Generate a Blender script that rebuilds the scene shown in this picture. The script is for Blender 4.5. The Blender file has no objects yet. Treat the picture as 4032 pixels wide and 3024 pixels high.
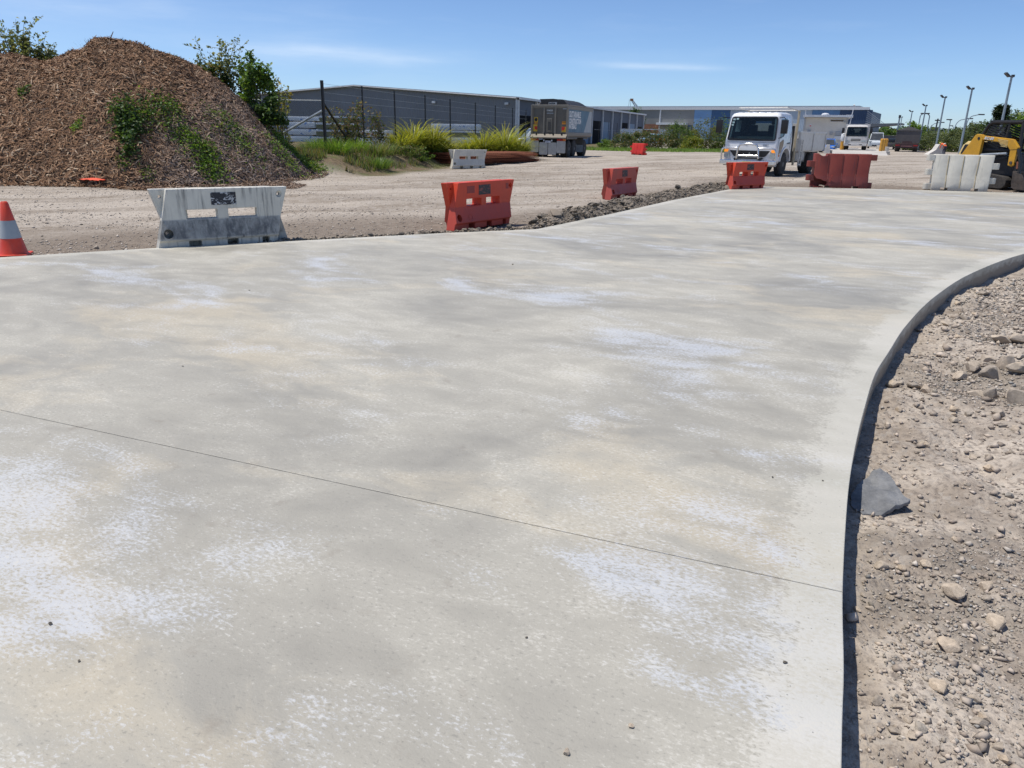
import bpy, bmesh, math, random
import numpy as np
from mathutils import Vector, Matrix, Quaternion

SC = bpy.context.scene
COL = SC.collection
R = math.radians
rng = np.random.default_rng(7)
random.seed(7)

# ------------------------------------------------------------------ camera
CAM_H, PITCH, ROLL, LENS = 1.65, R(18.8), R(0.96), 26.0
cd_ = bpy.data.cameras.new('camera'); cam = bpy.data.objects.new('camera', cd_); COL.objects.link(cam)
cd_.lens = LENS; cd_.sensor_width = 36.0; cd_.clip_start = 0.05; cd_.clip_end = 6000
_f = Vector((0, math.cos(PITCH), -math.sin(PITCH))); _u0 = Vector((0, math.sin(PITCH), math.cos(PITCH))); _r0 = Vector((1, 0, 0))
_r = _r0*math.cos(ROLL) + _u0*math.sin(ROLL); _u = -_r0*math.sin(ROLL) + _u0*math.cos(ROLL)
_m = Matrix((( _r.x, _u.x, -_f.x), (_r.y, _u.y, -_f.y), (_r.z, _u.z, -_f.z)))
cam.matrix_world = Matrix.Translation((0, 0, CAM_H)) @ _m.to_4x4()
SC.camera = cam

# ------------------------------------------------------------------ sky, sun, exposure
SUN_AZ, SUN_EL = R(-80), R(69)          # azimuth clockwise from +Y (negative = to the left)
sun_dir = Vector((math.sin(SUN_AZ)*math.cos(SUN_EL), math.cos(SUN_AZ)*math.cos(SUN_EL), math.sin(SUN_EL)))
W = bpy.data.worlds.new('World'); SC.world = W; W.use_nodes = True
nt = W.node_tree; nt.nodes.clear()
_o = nt.nodes.new('ShaderNodeOutputWorld'); _b = nt.nodes.new('ShaderNodeBackground'); _s = nt.nodes.new('ShaderNodeTexSky')
_s.sky_type = 'NISHITA'; _s.sun_disc = False; _s.sun_elevation = SUN_EL; _s.sun_rotation = SUN_AZ
_s.air_density = 0.65; _s.dust_density = 0.4; _s.ozone_density = 7.0; _s.altitude = 10
_b.inputs['Strength'].default_value = 0.125
# thin high cloud: two low streaks and a faint veil, by direction in the sky
_tc = nt.nodes.new('ShaderNodeTexCoord'); _sx = nt.nodes.new('ShaderNodeSeparateXYZ'); nt.links.new(_tc.outputs['Generated'], _sx.inputs[0])
def _m2(op, a, b=0.0, c=None, clamp=False):
    n = nt.nodes.new('ShaderNodeMath'); n.operation = op; n.use_clamp = clamp
    for i, v in enumerate((a, b) if c is None else (a, b, c)):
        if isinstance(v, bpy.types.NodeSocket): nt.links.new(v, n.inputs[i])
        else: n.inputs[i].default_value = v
    return n.outputs[0]
_az = _m2('ARCTAN2', _sx.outputs[0], _sx.outputs[1]); _el = _m2('ARCSINE', _sx.outputs[2])
_mp = nt.nodes.new('ShaderNodeMapping'); _mp.inputs['Scale'].default_value = (2.2, 2.2, 16.0); nt.links.new(_tc.outputs['Generated'], _mp.inputs['Vector'])
_n = nt.nodes.new('ShaderNodeTexNoise'); _n.inputs['Scale'].default_value = 2.4; _n.inputs['Detail'].default_value = 6; _n.inputs['Roughness'].default_value = 0.6; nt.links.new(_mp.outputs['Vector'], _n.inputs['Vector'])
_nf = _n.outputs['Fac']
def _streak(az, el, wa, we, slope=0.0):
    da = _m2('DIVIDE', _m2('SUBTRACT', _az, R(az)), R(wa)); de = _m2('DIVIDE', _m2('SUBTRACT', _m2('SUBTRACT', _el, R(el)), _m2('MULTIPLY', _m2('SUBTRACT', _az, R(az)), slope)), R(we))
    d = _m2('ADD', _m2('POWER', _m2('ABSOLUTE', da), 2.6), _m2('POWER', _m2('ABSOLUTE', de), 2.0)); return _m2('EXPONENT', _m2('MULTIPLY', d, -1.0))
_msk = _m2('ADD', _m2('ADD', _m2('MULTIPLY', _streak(-12.6, 5.0, 7.6, .62, -.02), 1.0), _m2('MULTIPLY', _streak(10.2, 4.5, 4.0, .20, -.03), 1.1)), _m2('MULTIPLY', _streak(-30, 6.6, 15, 2.2), .45))
_msk = _m2('MULTIPLY', _m2('MULTIPLY', _msk, _m2('MULTIPLY', _m2('SUBTRACT', _nf, .22, None, True), 2.1), None, True), .34)
_veil = _m2('MULTIPLY', _m2('SUBTRACT', _nf, .5, None, True), .22)
_mx = nt.nodes.new('ShaderNodeMix'); _mx.data_type = 'RGBA'; _mx.inputs['B'].default_value = (6.6, 7.2, 7.9, 1)
nt.links.new(_m2('ADD', _msk, _veil, None, True), _mx.inputs['Factor'])
nt.links.new(_s.outputs['Color'], _mx.inputs['A']); nt.links.new(_mx.outputs['Result'], _b.inputs['Color']); nt.links.new(_b.outputs['Background'], _o.inputs['Surface'])
sd = bpy.data.lights.new('sun', 'SUN'); sd.energy = 3.8; sd.angle = R(0.53); sd.color = (1.0, 0.94, 0.85)
sun = bpy.data.objects.new('sun', sd); COL.objects.link(sun); sun.rotation_mode = 'QUATERNION'
sun.rotation_quaternion = sun_dir.to_track_quat('Z', 'Y'); sun.location = (0, 0, 60)
vs = SC.view_settings; vs.view_transform = 'Standard'; vs.look = 'None'; vs.exposure = 0.22; vs.gamma = 1.0; vs.use_curve_mapping = False
SC.render.engine = 'CYCLES'
SC.cycles.use_denoising = True
SC.cycles.max_bounces = 6; SC.cycles.volume_bounces = 0; SC.cycles.transparent_max_bounces = 24

# ------------------------------------------------------------------ helpers
FPX = LENS/36.0*4032
def at(px, py, Y):
    """point at forward distance Y seen at photo pixel (px, py) - used to lay things out at real distances"""
    d = _f + _r*((px-2016)/FPX) - _u*((py-1512)/FPX)
    return Vector((0, 0, CAM_H)) + d*(Y/d.y)
def ground_at(px, py, z=0.0):
    d = _f + _r*((px-2016)/FPX) - _u*((py-1512)/FPX)
    return Vector((0, 0, CAM_H)) + d*((z-CAM_H)/d.z)

_tab = np.random.default_rng(3).random((64, 256))
_perm = np.random.default_rng(4).permutation(65536)
def _h(ix, iy, s):
    return _perm[(ix*1619 + iy*31337 + s*6971) & 65535]/65535.0
def vnoise(x, y, s=0):
    x = np.asarray(x, float); y = np.asarray(y, float)
    ix = np.floor(x).astype(int); iy = np.floor(y).astype(int); fx = x-ix; fy = y-iy
    fx = fx*fx*(3-2*fx); fy = fy*fy*(3-2*fy)
    return (_h(ix, iy, s)*(1-fx)+_h(ix+1, iy, s)*fx)*(1-fy) + (_h(ix, iy+1, s)*(1-fx)+_h(ix+1, iy+1, s)*fx)*fy - 0.5
def fbm(x, y, s=0, o=4):
    v = 0; a = 1.0
    for k in range(o):
        v = v + a*vnoise(x*2**k, y*2**k, s+k*11); a *= 0.5
    return v
def sstep(a, b, x):
    t = np.clip((x-a)/(b-a), 0, 1); return t*t*(3-2*t)

def tag(o, label=None, cat=None, group=None, kind=None):
    if label: o['label'] = label
    if cat: o['category'] = cat
    if group: o['group'] = group
    if kind: o['kind'] = kind
    return o
def empty(name, label, cat, loc=(0, 0, 0), rz=0.0, group=None):
    o = bpy.data.objects.new(name, None); COL.objects.link(o); o.empty_display_size = 0.2
    o.location = loc; o.rotation_euler = (0, 0, rz); return tag(o, label, cat, group)
def link(name, me, m=None, parent=None):
    o = bpy.data.objects.new(name, me); COL.objects.link(o)
    if m is not None and not me.materials: me.materials.append(m)
    if parent is not None: o.parent = parent
    return o
def fast_mesh(name, V, F, colors=None, smooth=False):
    """V (n,3), F (m,k) int arrays, colors (n,3) per vertex"""
    me = bpy.data.meshes.new(name); V = np.ascontiguousarray(V, np.float32); F = np.ascontiguousarray(F, np.int32); k = F.shape[1]
    me.vertices.add(len(V)); me.vertices.foreach_set('co', V.ravel())
    me.loops.add(F.size); me.loops.foreach_set('vertex_index', F.ravel())
    me.polygons.add(len(F)); me.polygons.foreach_set('loop_start', np.arange(0, F.size, k, dtype=np.int32)); me.polygons.foreach_set('loop_total', np.full(len(F), k, np.int32))
    if smooth: me.polygons.foreach_set('use_smooth', np.ones(len(F), bool))
    me.update(calc_edges=True)
    if colors is not None:
        ca = me.color_attributes.new('Col', 'FLOAT_COLOR', 'POINT'); c4 = np.ones((len(V), 4), np.float32); c4[:, :3] = colors
        ca.data.foreach_set('color', c4.ravel())
    return me
def copy_tree(o, parent=None):
    c = o.copy(); COL.objects.link(c); c.parent = parent
    for ch in list(o.children):
        copy_tree(ch, c)
    return c

class MB:
    """collects shapes and links them as one mesh object"""
    def __init__(s): s.v = []; s.f = []
    def add(s, v, f, M=None):
        n = len(s.v)
        s.v += [tuple(M @ Vector(p)) for p in v] if M is not None else [tuple(p) for p in v]
        s.f += [tuple(i+n for i in q) for q in f]; return s
    def box(s, c, d, rot=None):
        x, y, z = d[0]/2, d[1]/2, d[2]/2
        v = [(-x,-y,-z),(x,-y,-z),(x,y,-z),(-x,y,-z),(-x,-y,z),(x,-y,z),(x,y,z),(-x,y,z)]
        f = [(0,3,2,1),(4,5,6,7),(0,1,5,4),(1,2,6,5),(2,3,7,6),(3,0,4,7)]
        M = Matrix.Translation(c)
        if rot is not None: M = M @ (rot.to_4x4() if hasattr(rot, 'to_4x4') else rot)
        return s.add(v, f, M)
    def bx(s, x0, x1, y0, y1, z0, z1): return s.box(((x0+x1)/2, (y0+y1)/2, (z0+z1)/2), (x1-x0, y1-y0, z1-z0))
    def prism(s, poly, a0, a1, axis='y'):
        """poly of 2D points extruded from a0 to a1 along axis; 2D = the other two axes in order"""
        def P(p, a): return {'x': (a, p[0], p[1]), 'y': (p[0], a, p[1]), 'z': (p[0], p[1], a)}[axis]
        n = len(poly); v = [P(p, a0) for p in poly] + [P(p, a1) for p in poly]
        f = [tuple(range(n)), tuple(range(2*n-1, n-1, -1))] + [(i, i+n, (i+1) % n+n, (i+1) % n) for i in range(n)]
        return s.add(v, f)
    def tube(s, pts, r, n=8, caps=True):
        pts = [Vector(p) for p in pts]; rs = r if isinstance(r, (list, tuple)) else [r]*len(pts)
        b = len(s.v); t0 = (pts[1]-pts[0]).normalized(); ref = Vector((0, 0, 1)) if abs(t0.z) < .9 else Vector((1, 0, 0)); a = t0.cross(ref).normalized()
        for i, p in enumerate(pts):
            t = (pts[min(i+1, len(pts)-1)]-pts[max(i-1, 0)]).normalized(); a = (a - t*a.dot(t)).normalized(); c = t.cross(a)
            for k in range(n):
                q = 2*math.pi*k/n; s.v.append(tuple(p + (a*math.cos(q)+c*math.sin(q))*rs[i]))
        for i in range(len(pts)-1):
            for k in range(n):
                s.f.append((b+i*n+k, b+i*n+(k+1) % n, b+(i+1)*n+(k+1) % n, b+(i+1)*n+k))
        if caps:
            s.f.append(tuple(b+k for k in range(n-1, -1, -1))); e = b+(len(pts)-1)*n; s.f.append(tuple(e+k for k in range(n)))
        return s
    def cyl(s, p0, p1, r, n=12): return s.tube([p0, p1], r, n)
    def lathe(s, prof, n=24, M=None):
        """prof: (r, z) list"""
        v = []; f = []
        for r, z in prof:
            for k in range(n): v.append((r*math.cos(2*math.pi*k/n), r*math.sin(2*math.pi*k/n), z))
        for i in range(len(prof)-1):
            for k in range(n): f.append((i*n+k, i*n+(k+1) % n, (i+1)*n+(k+1) % n, (i+1)*n+k))
        f.append(tuple(range(n-1, -1, -1))); f.append(tuple((len(prof)-1)*n+k for k in range(n)))
        return s.add(v, f, M)
    def loft(s, rings, caps=True):
        b = len(s.v); n = len(rings[0])
        for r_ in rings: s.v += [tuple(p) for p in r_]
        for i in range(len(rings)-1):
            for k in range(n): s.f.append((b+i*n+k, b+i*n+(k+1) % n, b+(i+1)*n+(k+1) % n, b+(i+1)*n+k))
        if caps:
            s.f.append(tuple(b+k for k in range(n-1, -1, -1))); e = b+(len(rings)-1)*n; s.f.append(tuple(e+k for k in range(n)))
        return s
    def mesh(s, name, bevel=0.0, smooth=None, seg=2):
        me = bpy.data.meshes.new(name); me.from_pydata(s.v, [], s.f)
        bm = bmesh.new(); bm.from_mesh(me); bmesh.ops.recalc_face_normals(bm, faces=bm.faces)
        if bevel:
            ed = [e for e in bm.edges if len(e.link_faces) == 2 and e.calc_face_angle(0) > R(28)]
            bmesh.ops.bevel(bm, geom=ed, offset=bevel, segments=seg, affect='EDGES', profile=0.6, clamp_overlap=True)
        if smooth:
            for f in bm.faces: f.smooth = True
            for e in bm.edges:
                if len(e.link_faces) == 2 and e.calc_face_angle(0) > R(smooth): e.smooth = False
        bm.to_mesh(me); bm.free(); me.update(); return me
    def build(s, name, m, parent=None, bevel=0.0, smooth=None, seg=2, label=None):
        o = link(name, s.mesh(name, bevel, smooth, seg), m, parent)
        if label: o['label'] = label
        return o

def boolean(me, cutters):
    """subtract cutter meshes (MB) from mesh me, returns a new mesh"""
    o = bpy.data.objects.new('cut_target', me); COL.objects.link(o); cs = []
    for c in cutters:
        co = bpy.data.objects.new('cut_tool', c.mesh('cut_tool')); COL.objects.link(co); cs.append(co)
        md = o.modifiers.new('b', 'BOOLEAN'); md.operation = 'DIFFERENCE'; md.object = co; md.solver = 'EXACT'
    bpy.context.view_layer.update(); dg = bpy.context.evaluated_depsgraph_get()
    r_ = bpy.data.meshes.new_from_object(o.evaluated_get(dg))
    for c in cs: bpy.data.objects.remove(c)
    bpy.data.objects.remove(o); return r_
def text(name, body, size, m, parent, M, sx=1.0, bold=0.0, depth=0.002, align='LEFT', shear=0.0):
    cu = bpy.data.curves.new(name, 'FONT'); cu.body = body; cu.size = size; cu.align_x = align; cu.extrude = depth; cu.offset = bold; cu.shear = shear; cu.resolution_u = 2
    to = bpy.data.objects.new('txt', cu); COL.objects.link(to); bpy.context.view_layer.update()
    me = bpy.data.meshes.new_from_object(to.evaluated_get(bpy.context.evaluated_depsgraph_get())); bpy.data.objects.remove(to)
    me.transform(M @ Matrix.Diagonal((sx, 1, 1, 1))); me.materials.clear(); me.materials.append(m)
    o = bpy.data.objects.new(name, me); COL.objects.link(o); o.parent = parent; return o
# text lying in the local XZ plane, read from -Y
FACE_NEG_Y = Matrix.Rotation(R(90), 4, 'X')
FACE_POS_X = Matrix.Rotation(R(90), 4, 'Z') @ Matrix.Rotation(R(90), 4, 'X')

# ------------------------------------------------------------------ materials
MATS = {}
def nd(t, kind, **kw):
    n = t.nodes.new('ShaderNode'+kind)
    for k, v in kw.items():
        if k in n.inputs: n.inputs[k].default_value = v
        else: setattr(n, k, v)
    return n
def ramp(t, fac, stops):
    r_ = t.nodes.new('ShaderNodeValToRGB'); cr = r_.color_ramp
    while len(cr.elements) < len(stops): cr.elements.new(0.5)
    for e, (p, c) in zip(cr.elements, stops):
        e.position = p; e.color = (c, c, c, 1) if isinstance(c, (int, float)) else (*c, 1)
    t.links.new(fac, r_.inputs['Fac']); return r_.outputs['Color']
def mixc(t, fac, a, b, mode='MIX'):
    m = t.nodes.new('ShaderNodeMix'); m.data_type = 'RGBA'; m.blend_type = mode
    for nm, v in (('Factor', fac), ('A', a), ('B', b)):
        s = m.inputs[nm]
        if isinstance(v, bpy.types.NodeSocket): t.links.new(v, s)
        elif nm == 'Factor': s.default_value = v
        else: s.default_value = (*v, 1)
    return m.outputs['Result']
def math_(t, op, a, b=0.0, clamp=False):
    m = t.nodes.new('ShaderNodeMath'); m.operation = op; m.use_clamp = clamp
    for i, v in enumerate((a, b)):
        if isinstance(v, bpy.types.NodeSocket): t.links.new(v, m.inputs[i])
        else: m.inputs[i].default_value = v
    return m.outputs[0]
def noise(t, vec, scale, detail=4, rough=0.55, dist=0.0):
    n = nd(t, 'TexNoise', Scale=scale, Detail=detail, Roughness=rough, Distortion=dist)
    if vec is not None: t.links.new(vec, n.inputs['Vector'])
    return n.outputs['Fac']
def mapping(t, vec, scale=(1, 1, 1), rot=(0, 0, 0), loc=(0, 0, 0)):
    m = nd(t, 'Mapping'); m.inputs['Scale'].default_value = scale; m.inputs['Rotation'].default_value = rot; m.inputs['Location'].default_value = loc
    t.links.new(vec, m.inputs['Vector']); return m.outputs['Vector']
def newmat(name):
    m = bpy.data.materials.new(name); m.use_nodes = True; t = m.node_tree; t.nodes.clear()
    o = nd(t, 'OutputMaterial'); b = nd(t, 'BsdfPrincipled'); t.links.new(b.outputs[0], o.inputs['Surface'])
    tc = nd(t, 'TexCoord'); MATS[name] = m
    return m, t, b, tc.outputs['Object']
def bump(t, b, height, strength=0.3, dist=0.01):
    n = nd(t, 'Bump', Strength=strength, Distance=dist); t.links.new(height, n.inputs['Height']); t.links.new(n.outputs[0], b.inputs['Normal']); return n
def basic(name, col, rough=0.5, metal=0.0, var=0.12, vscale=3.0, dirt=0.0, dirtcol=(.30, .25, .20), bmp=0.0, bscale=60.0, spec=0.5, emit=None, coat=0.0):
    """painted or moulded surface with uneven tone and optional dust"""
    m, t, b, co = newmat(name)
    n1 = noise(t, co, vscale, 5, .6)
    lo = tuple(max(0, c*(1-var)) for c in col); hi = tuple(min(1, c*(1+var)) for c in col)
    c = mixc(t, ramp(t, n1, [(0.3, 0.0), (0.7, 1.0)]), lo, hi)
    if dirt:
        n2 = noise(t, co, vscale*2.3, 6, .7, .4)
        c = mixc(t, math_(t, 'MULTIPLY', ramp(t, n2, [(0.40, 0.0), (0.75, 1.0)]), dirt), c, dirtcol)
    t.links.new(c, b.inputs['Base Color']); b.inputs['Metallic'].default_value = metal; b.inputs['Specular IOR Level'].default_value = spec
    t.links.new(math_(t, 'ADD', math_(t, 'MULTIPLY', n1, 0.18), rough-0.09, True), b.inputs['Roughness'])
    if bmp: bump(t, b, noise(t, co, bscale, 3), bmp, 0.004)
    if emit: b.inputs['Emission Color'].default_value = (*emit[0], 1); b.inputs['Emission Strength'].default_value = emit[1]
    if coat: b.inputs['Coat Weight'].default_value = coat; b.inputs['Coat Roughness'].default_value = 0.08
    return m
def vcol(name, rough=0.7, trans=0.0, bmp=0.0, spec=0.3, mult=(1, 1, 1)):
    """per-piece colour stored on the mesh"""
    m, t, b, co = newmat(name)
    a = nd(t, 'VertexColor', layer_name='Col'); c = a.outputs['Color']
    n = noise(t, co, 9.0, 3)
    c = mixc(t, 1.0, c, ramp(t, n, [(.2, .82), (.8, 1.15)]), 'MULTIPLY')
    t.links.new(c, b.inputs['Base Color']); b.inputs['Roughness'].default_value = rough; b.inputs['Specular IOR Level'].default_value = spec
    if bmp: bump(t, b, noise(t, co, 40, 4), bmp, 0.01)
    if trans:
        o = [x for x in t.nodes if x.type == 'OUTPUT_MATERIAL'][0]; tr = nd(t, 'BsdfTranslucent'); t.links.new(mixc(t, 1.0, c, (1.25, 1.2, .55), 'MULTIPLY'), tr.inputs['Color'])
        ms = nd(t, 'MixShader', Fac=trans); t.links.new(b.outputs[0], ms.inputs[1]); t.links.new(tr.outputs[0], ms.inputs[2]); t.links.new(ms.outputs[0], o.inputs['Surface'])
    return m
# ------------------------------------------------------------------ plan of the place (metres, camera above the origin)
def smooth_curve(pts, n=6):
    P = [np.array(p, float) for p in pts]; out = []
    for i in range(len(P)-1):
        p0 = P[max(i-1, 0)]; p1 = P[i]; p2 = P[i+1]; p3 = P[min(i+2, len(P)-1)]
        for k in range(n):
            t = k/n; out.append(.5*((2*p1)+(-p0+p2)*t+(2*p0-5*p1+4*p2-p3)*t*t+(-p0+3*p1-3*p2+p3)*t**3))
    out.append(P[-1]); return np.array(out)
BACK = [(-14.0, 5.2), (-6.7, 9.63), (-5.17, 10.61), (-3.39, 11.58), (-1.2, 12.81), (.4, 13.56), (2.1, 16.47), (4.15, 20.23), (8.01, 26.65), (10.23, 26.55), (14.01, 26.1), (16.98, 25.51), (30, 23.4)]
EDGE = smooth_curve([(-.45, -1.6), (.25, 0.0), (.93, 1.6), (1.10, 1.99), (1.28, 2.43), (1.52, 2.97), (1.72, 3.4), (1.96, 3.88), (2.24, 4.41), (2.67, 5.19), (3.08, 5.83), (3.71, 6.79), (4.68, 8.11), (6.0, 9.67), (7.87, 11.5), (10.3, 13.4), (14, 15.6), (20, 17.8), (30, 19.8)], 5)
def edge_x(y): return np.interp(y, EDGE[:, 1], EDGE[:, 0])
BK = np.array(BACK)
def back_y(x): return np.interp(x, BK[:, 0], BK[:, 1])
def seg_dist(x, y, a, b):
    a = np.array(a, float); b = np.array(b, float); d = b-a; t = np.clip(((x-a[0])*d[0]+(y-a[1])*d[1])/(d@d), 0, 1)
    return np.hypot(x-a[0]-t*d[0], y-a[1]-t*d[1]), t
def gz(x, y):
    """height of the bare ground"""
    x = np.asarray(x, float); y = np.asarray(y, float)
    z = -0.035 + 0.05*fbm(x*.22, y*.22, 1, 3) + 0.012*fbm(x*1.4, y*1.4, 5, 3)
    z = z + 0.11*sstep(36, 52, y)
    # wheel-worn ruts along the haul road
    u = (x*.55 + y*.83)
    z = z + 0.018*np.sin(u*1.9+2*fbm(x*.3, y*.3, 9, 2))*sstep(12, 16, y)
    # verge bank below the fence line
    fx = -7.5 + (y-30)*0.25
    d = x-(fx+1.1)
    bank = sstep(.9, -1.2, d)*(0.75 - 0.012*np.clip(y-30, 0, 60))*sstep(27, 31, y)
    z = z + np.maximum(bank, 0)*(1+.25*fbm(x*.8, y*.8, 21, 3))
    # cut ground right of the slab
    right = sstep(-.6, -.15, x-edge_x(y))*sstep(24, 18, y)
    dx = np.clip(x-edge_x(y), 0, 50)
    low = -0.205 + 0.060*fbm(x*.9, y*.9, 31, 4) + 0.050*fbm(x*3.5, y*3.5, 41, 4) + 0.020*fbm(x*14, y*14, 51, 3) + 0.10*sstep(.25, 2.2, dx)*sstep(3.2, 6.0, y) + 0.09*fbm(x*1.9, y*1.9, 35, 4)*sstep(3.2, 4.6, y)*sstep(.1, .6, dx)
    z = z*(1-right) + low*right
    inside = (x < edge_x(y)-.25) & (y < back_y(x)-.25)
    return np.where(inside, np.minimum(z, -.30), z)
def gzp(x, y): return float(gz(np.array([x]), np.array([y]))[0])

def axis(parts):
    o = [np.arange(a, b, s) for a, b, s in parts]; return np.concatenate(o)
gx = axis([(-2400, -400, 250), (-400, -60, 20), (-60, -20, 2.0), (-20, 0.3, .28), (.3, 6.6, .034), (6.6, 20, .25), (20, 60, 2), (60, 400, 20), (400, 2600, 250)])
gy = axis([(-60, -2, 6), (-2, 1.2, .2), (1.2, 8.5, .034), (8.5, 13, .08), (13, 60, .3), (60, 200, 4), (200, 500, 25), (500, 4600, 300)])
X, Y = np.meshgrid(gx, gy); Z = gz(X, Y); nx = len(gx); ny = len(gy)
idx = np.arange(nx*ny).reshape(ny, nx)
F = np.stack([idx[:-1, :-1], idx[:-1, 1:], idx[1:, 1:], idx[1:, :-1]], -1).reshape(-1, 4)
# mask: red = freshly dug dirt on the right, green = damp compacted strip beside the slab, blue = verge soil and grass
mR = sstep(-.3, .0, X-edge_x(Y))*sstep(24, 18, Y)
dB = Y-back_y(X)
mG = sstep(4.4, 1.8, dB+1.1*fbm(X*.5, Y*.5, 61, 3))*sstep(-.5, .0, dB)*(1-mR)
fx_ = -7.5+(Y-30)*.25
mB = sstep(2.0, .9, X-(fx_+1.1)+.7*fbm(X*.6, Y*.6, 71, 3))*sstep(28, 30, Y)
colr = np.stack([mR, mG, mB], -1).reshape(-1, 3)
gme = fast_mesh('ground', np.stack([X, Y, Z], -1).reshape(-1, 3), F, colr, smooth=True)

m, t, b, co = newmat('ground_mat')
vc = nd(t, 'VertexColor', layer_name='Col'); sep = nd(t, 'SeparateColor'); t.links.new(vc.outputs['Color'], sep.inputs[0])
rd, gr, bl = sep.outputs[0], sep.outputs[1], sep.outputs[2]
st = mapping(t, co, (1, 1, 1), (0, 0, R(-29)))
streak = noise(t, mapping(t, st, (.10, .55, 1)), 1.0, 4, .62, .5)
coarse = noise(t, co, .9, 3, .6)
grit = noise(t, co, 26, 3, .75)
grit2 = noise(t, co, 7, 4, .7)
vor = nd(t, 'TexVoronoi', Scale=30.0); t.links.new(co, vor.inputs['Vector'])
vor2 = nd(t, 'TexVoronoi', Scale=11.0); t.links.new(mapping(t, co, (1, 1, 1), (0, 0, .4)), vor2.inputs['Vector'])
yard = mixc(t, ramp(t, streak, [(.42, 0.), (.57, 1.)]), (.262, .218, .172), (.485, .43, .362))
yard = mixc(t, ramp(t, coarse, [(.42, 0.), (.66, .7)]), yard, (.405, .36, .308))
yard = mixc(t, ramp(t, vor2.outputs['Color'], [(.78, 0.), (.9, .55)]), yard, (.50, .46, .41))
yard = mixc(t, ramp(t, grit, [(.36, .8), (.52, 0.)]), yard, (.17, .14, .112))
yard = mixc(t, ramp(t, grit2, [(.52, 0.), (.66, .55)]), yard, (.53, .48, .42))
damp = mixc(t, ramp(t, grit2, [(.3, 0.), (.7, 1.)]), (.150, .120, .094), (.255, .212, .17))
yard = mixc(t, math_(t, 'MULTIPLY', gr, .92), yard, damp)
dirtn = noise(t, co, 2.2, 4, .62, .3)
dig = mixc(t, ramp(t, dirtn, [(.33, 0.), (.62, 1.)]), (.25, .208, .168), (.50, .438, .365))
dig = mixc(t, ramp(t, grit, [(.36, .8), (.52, 0.)]), dig, (.19, .16, .135))
dig = mixc(t, ramp(t, vor.outputs['Color'], [(.66, 0.), (.85, .6)]), dig, (.38, .345, .30))
dig = mixc(t, ramp(t, noise(t, co, .8, 4, .65, .4), [(.50, 0.), (.60, .62)]), dig, mixc(t, ramp(t, grit2, [(.35, 0.), (.65, 1.)]), (.13, .112, .092), (.27, .235, .195)))
c = mixc(t, rd, yard, dig)
soil = mixc(t, ramp(t, grit2, [(.35, 0.), (.65, 1.)]), (.10, .078, .05), (.22, .165, .10))
soil = mixc(t, ramp(t, coarse, [(.45, 0.), (.6, .8)]), soil, (.10, .115, .04))
c = mixc(t, bl, c, soil)
t.links.new(c, b.inputs['Base Color']); b.inputs['Roughness'].default_value = .95; b.inputs['Specular IOR Level'].default_value = .15
hh = math_(t, 'ADD', math_(t, 'MULTIPLY', grit, .55), math_(t, 'MULTIPLY', grit2, .6))
hh = math_(t, 'ADD', hh, math_(t, 'MULTIPLY', math_(t, 'SUBTRACT', .6, vor.outputs['Distance']), .35))
bump(t, b, hh, .7, .035)
tag(link('ground', gme, m), kind='structure')

# ------------------------------------------------------------------ concrete slab: three panels parted by saw-cut joints
m, t, b, co = newmat('slab_concrete')
vc = nd(t, 'VertexColor', layer_name='Col'); sep = nd(t, 'SeparateColor'); t.links.new(vc.outputs['Color'], sep.inputs[0])
rim = sep.outputs[0]
st = mapping(t, co, (1, 1, 1), (0, 0, R(24)))
stx = mapping(t, st, (.75, 1.15, 1))
big = noise(t, stx, .55, 4, .60, .8)
big2 = noise(t, mapping(t, stx, (1, 1, 1), (0, 0, 0), (7.3, 2.1, 0)), .42, 3, .6, .6)
med = noise(t, mapping(t, st, (.9, 1.6, 1)), 2.6, 5, .65, .6)
fine = noise(t, mapping(t, st, (.7, 1.25, 1)), 58, 3, .74, .4)
fine2 = noise(t, co, 130, 1, .6)
vo = nd(t, 'TexVoronoi', Scale=16.0); t.links.new(mapping(t, st, (.6, 1.2, 1)), vo.inputs['Vector'])
def amp(n, k): return math_(t, 'MULTIPLY', math_(t, 'SUBTRACT', n, .5), k)
tone = math_(t, 'ADD', math_(t, 'ADD', amp(big, 2.1), amp(med, .9)), .5, True)
c = mixc(t, tone, (.285, .271, .234), (.465, .444, .378))
c = mixc(t, ramp(t, math_(t, 'ADD', amp(big2, 2.6), amp(med, .8)), [(.12, 0.), (.45, .7)]), c, (.485, .428, .32))       # tan curing stain
# white efflorescence: patches broken into speckle
pn = noise(t, mapping(t, stx, (1, 1, 1), (0, 0, 0), (13.7, 2.2, 0)), .62, 3, .62, .9)
spk = math_(t, 'ADD', math_(t, 'ADD', amp(pn, 3.0), amp(med, 1.5)), amp(fine, 2.2))
c = mixc(t, ramp(t, spk, [(.27, 0.), (.64, .72)]), c, (.505, .535, .58))
# pale spatter all over, darker pores between
spt = math_(t, 'ADD', amp(fine, 3.2), math_(t, 'ADD', amp(med, 1.4), amp(big, 1.2)))
c = mixc(t, ramp(t, spt, [(.22, 0.), (.60, .65)]), c, (.56, .54, .48))
c = mixc(t, ramp(t, amp(fine, -3.0), [(.22, 0.), (.6, .55)]), c, (.205, .198, .176))
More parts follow.
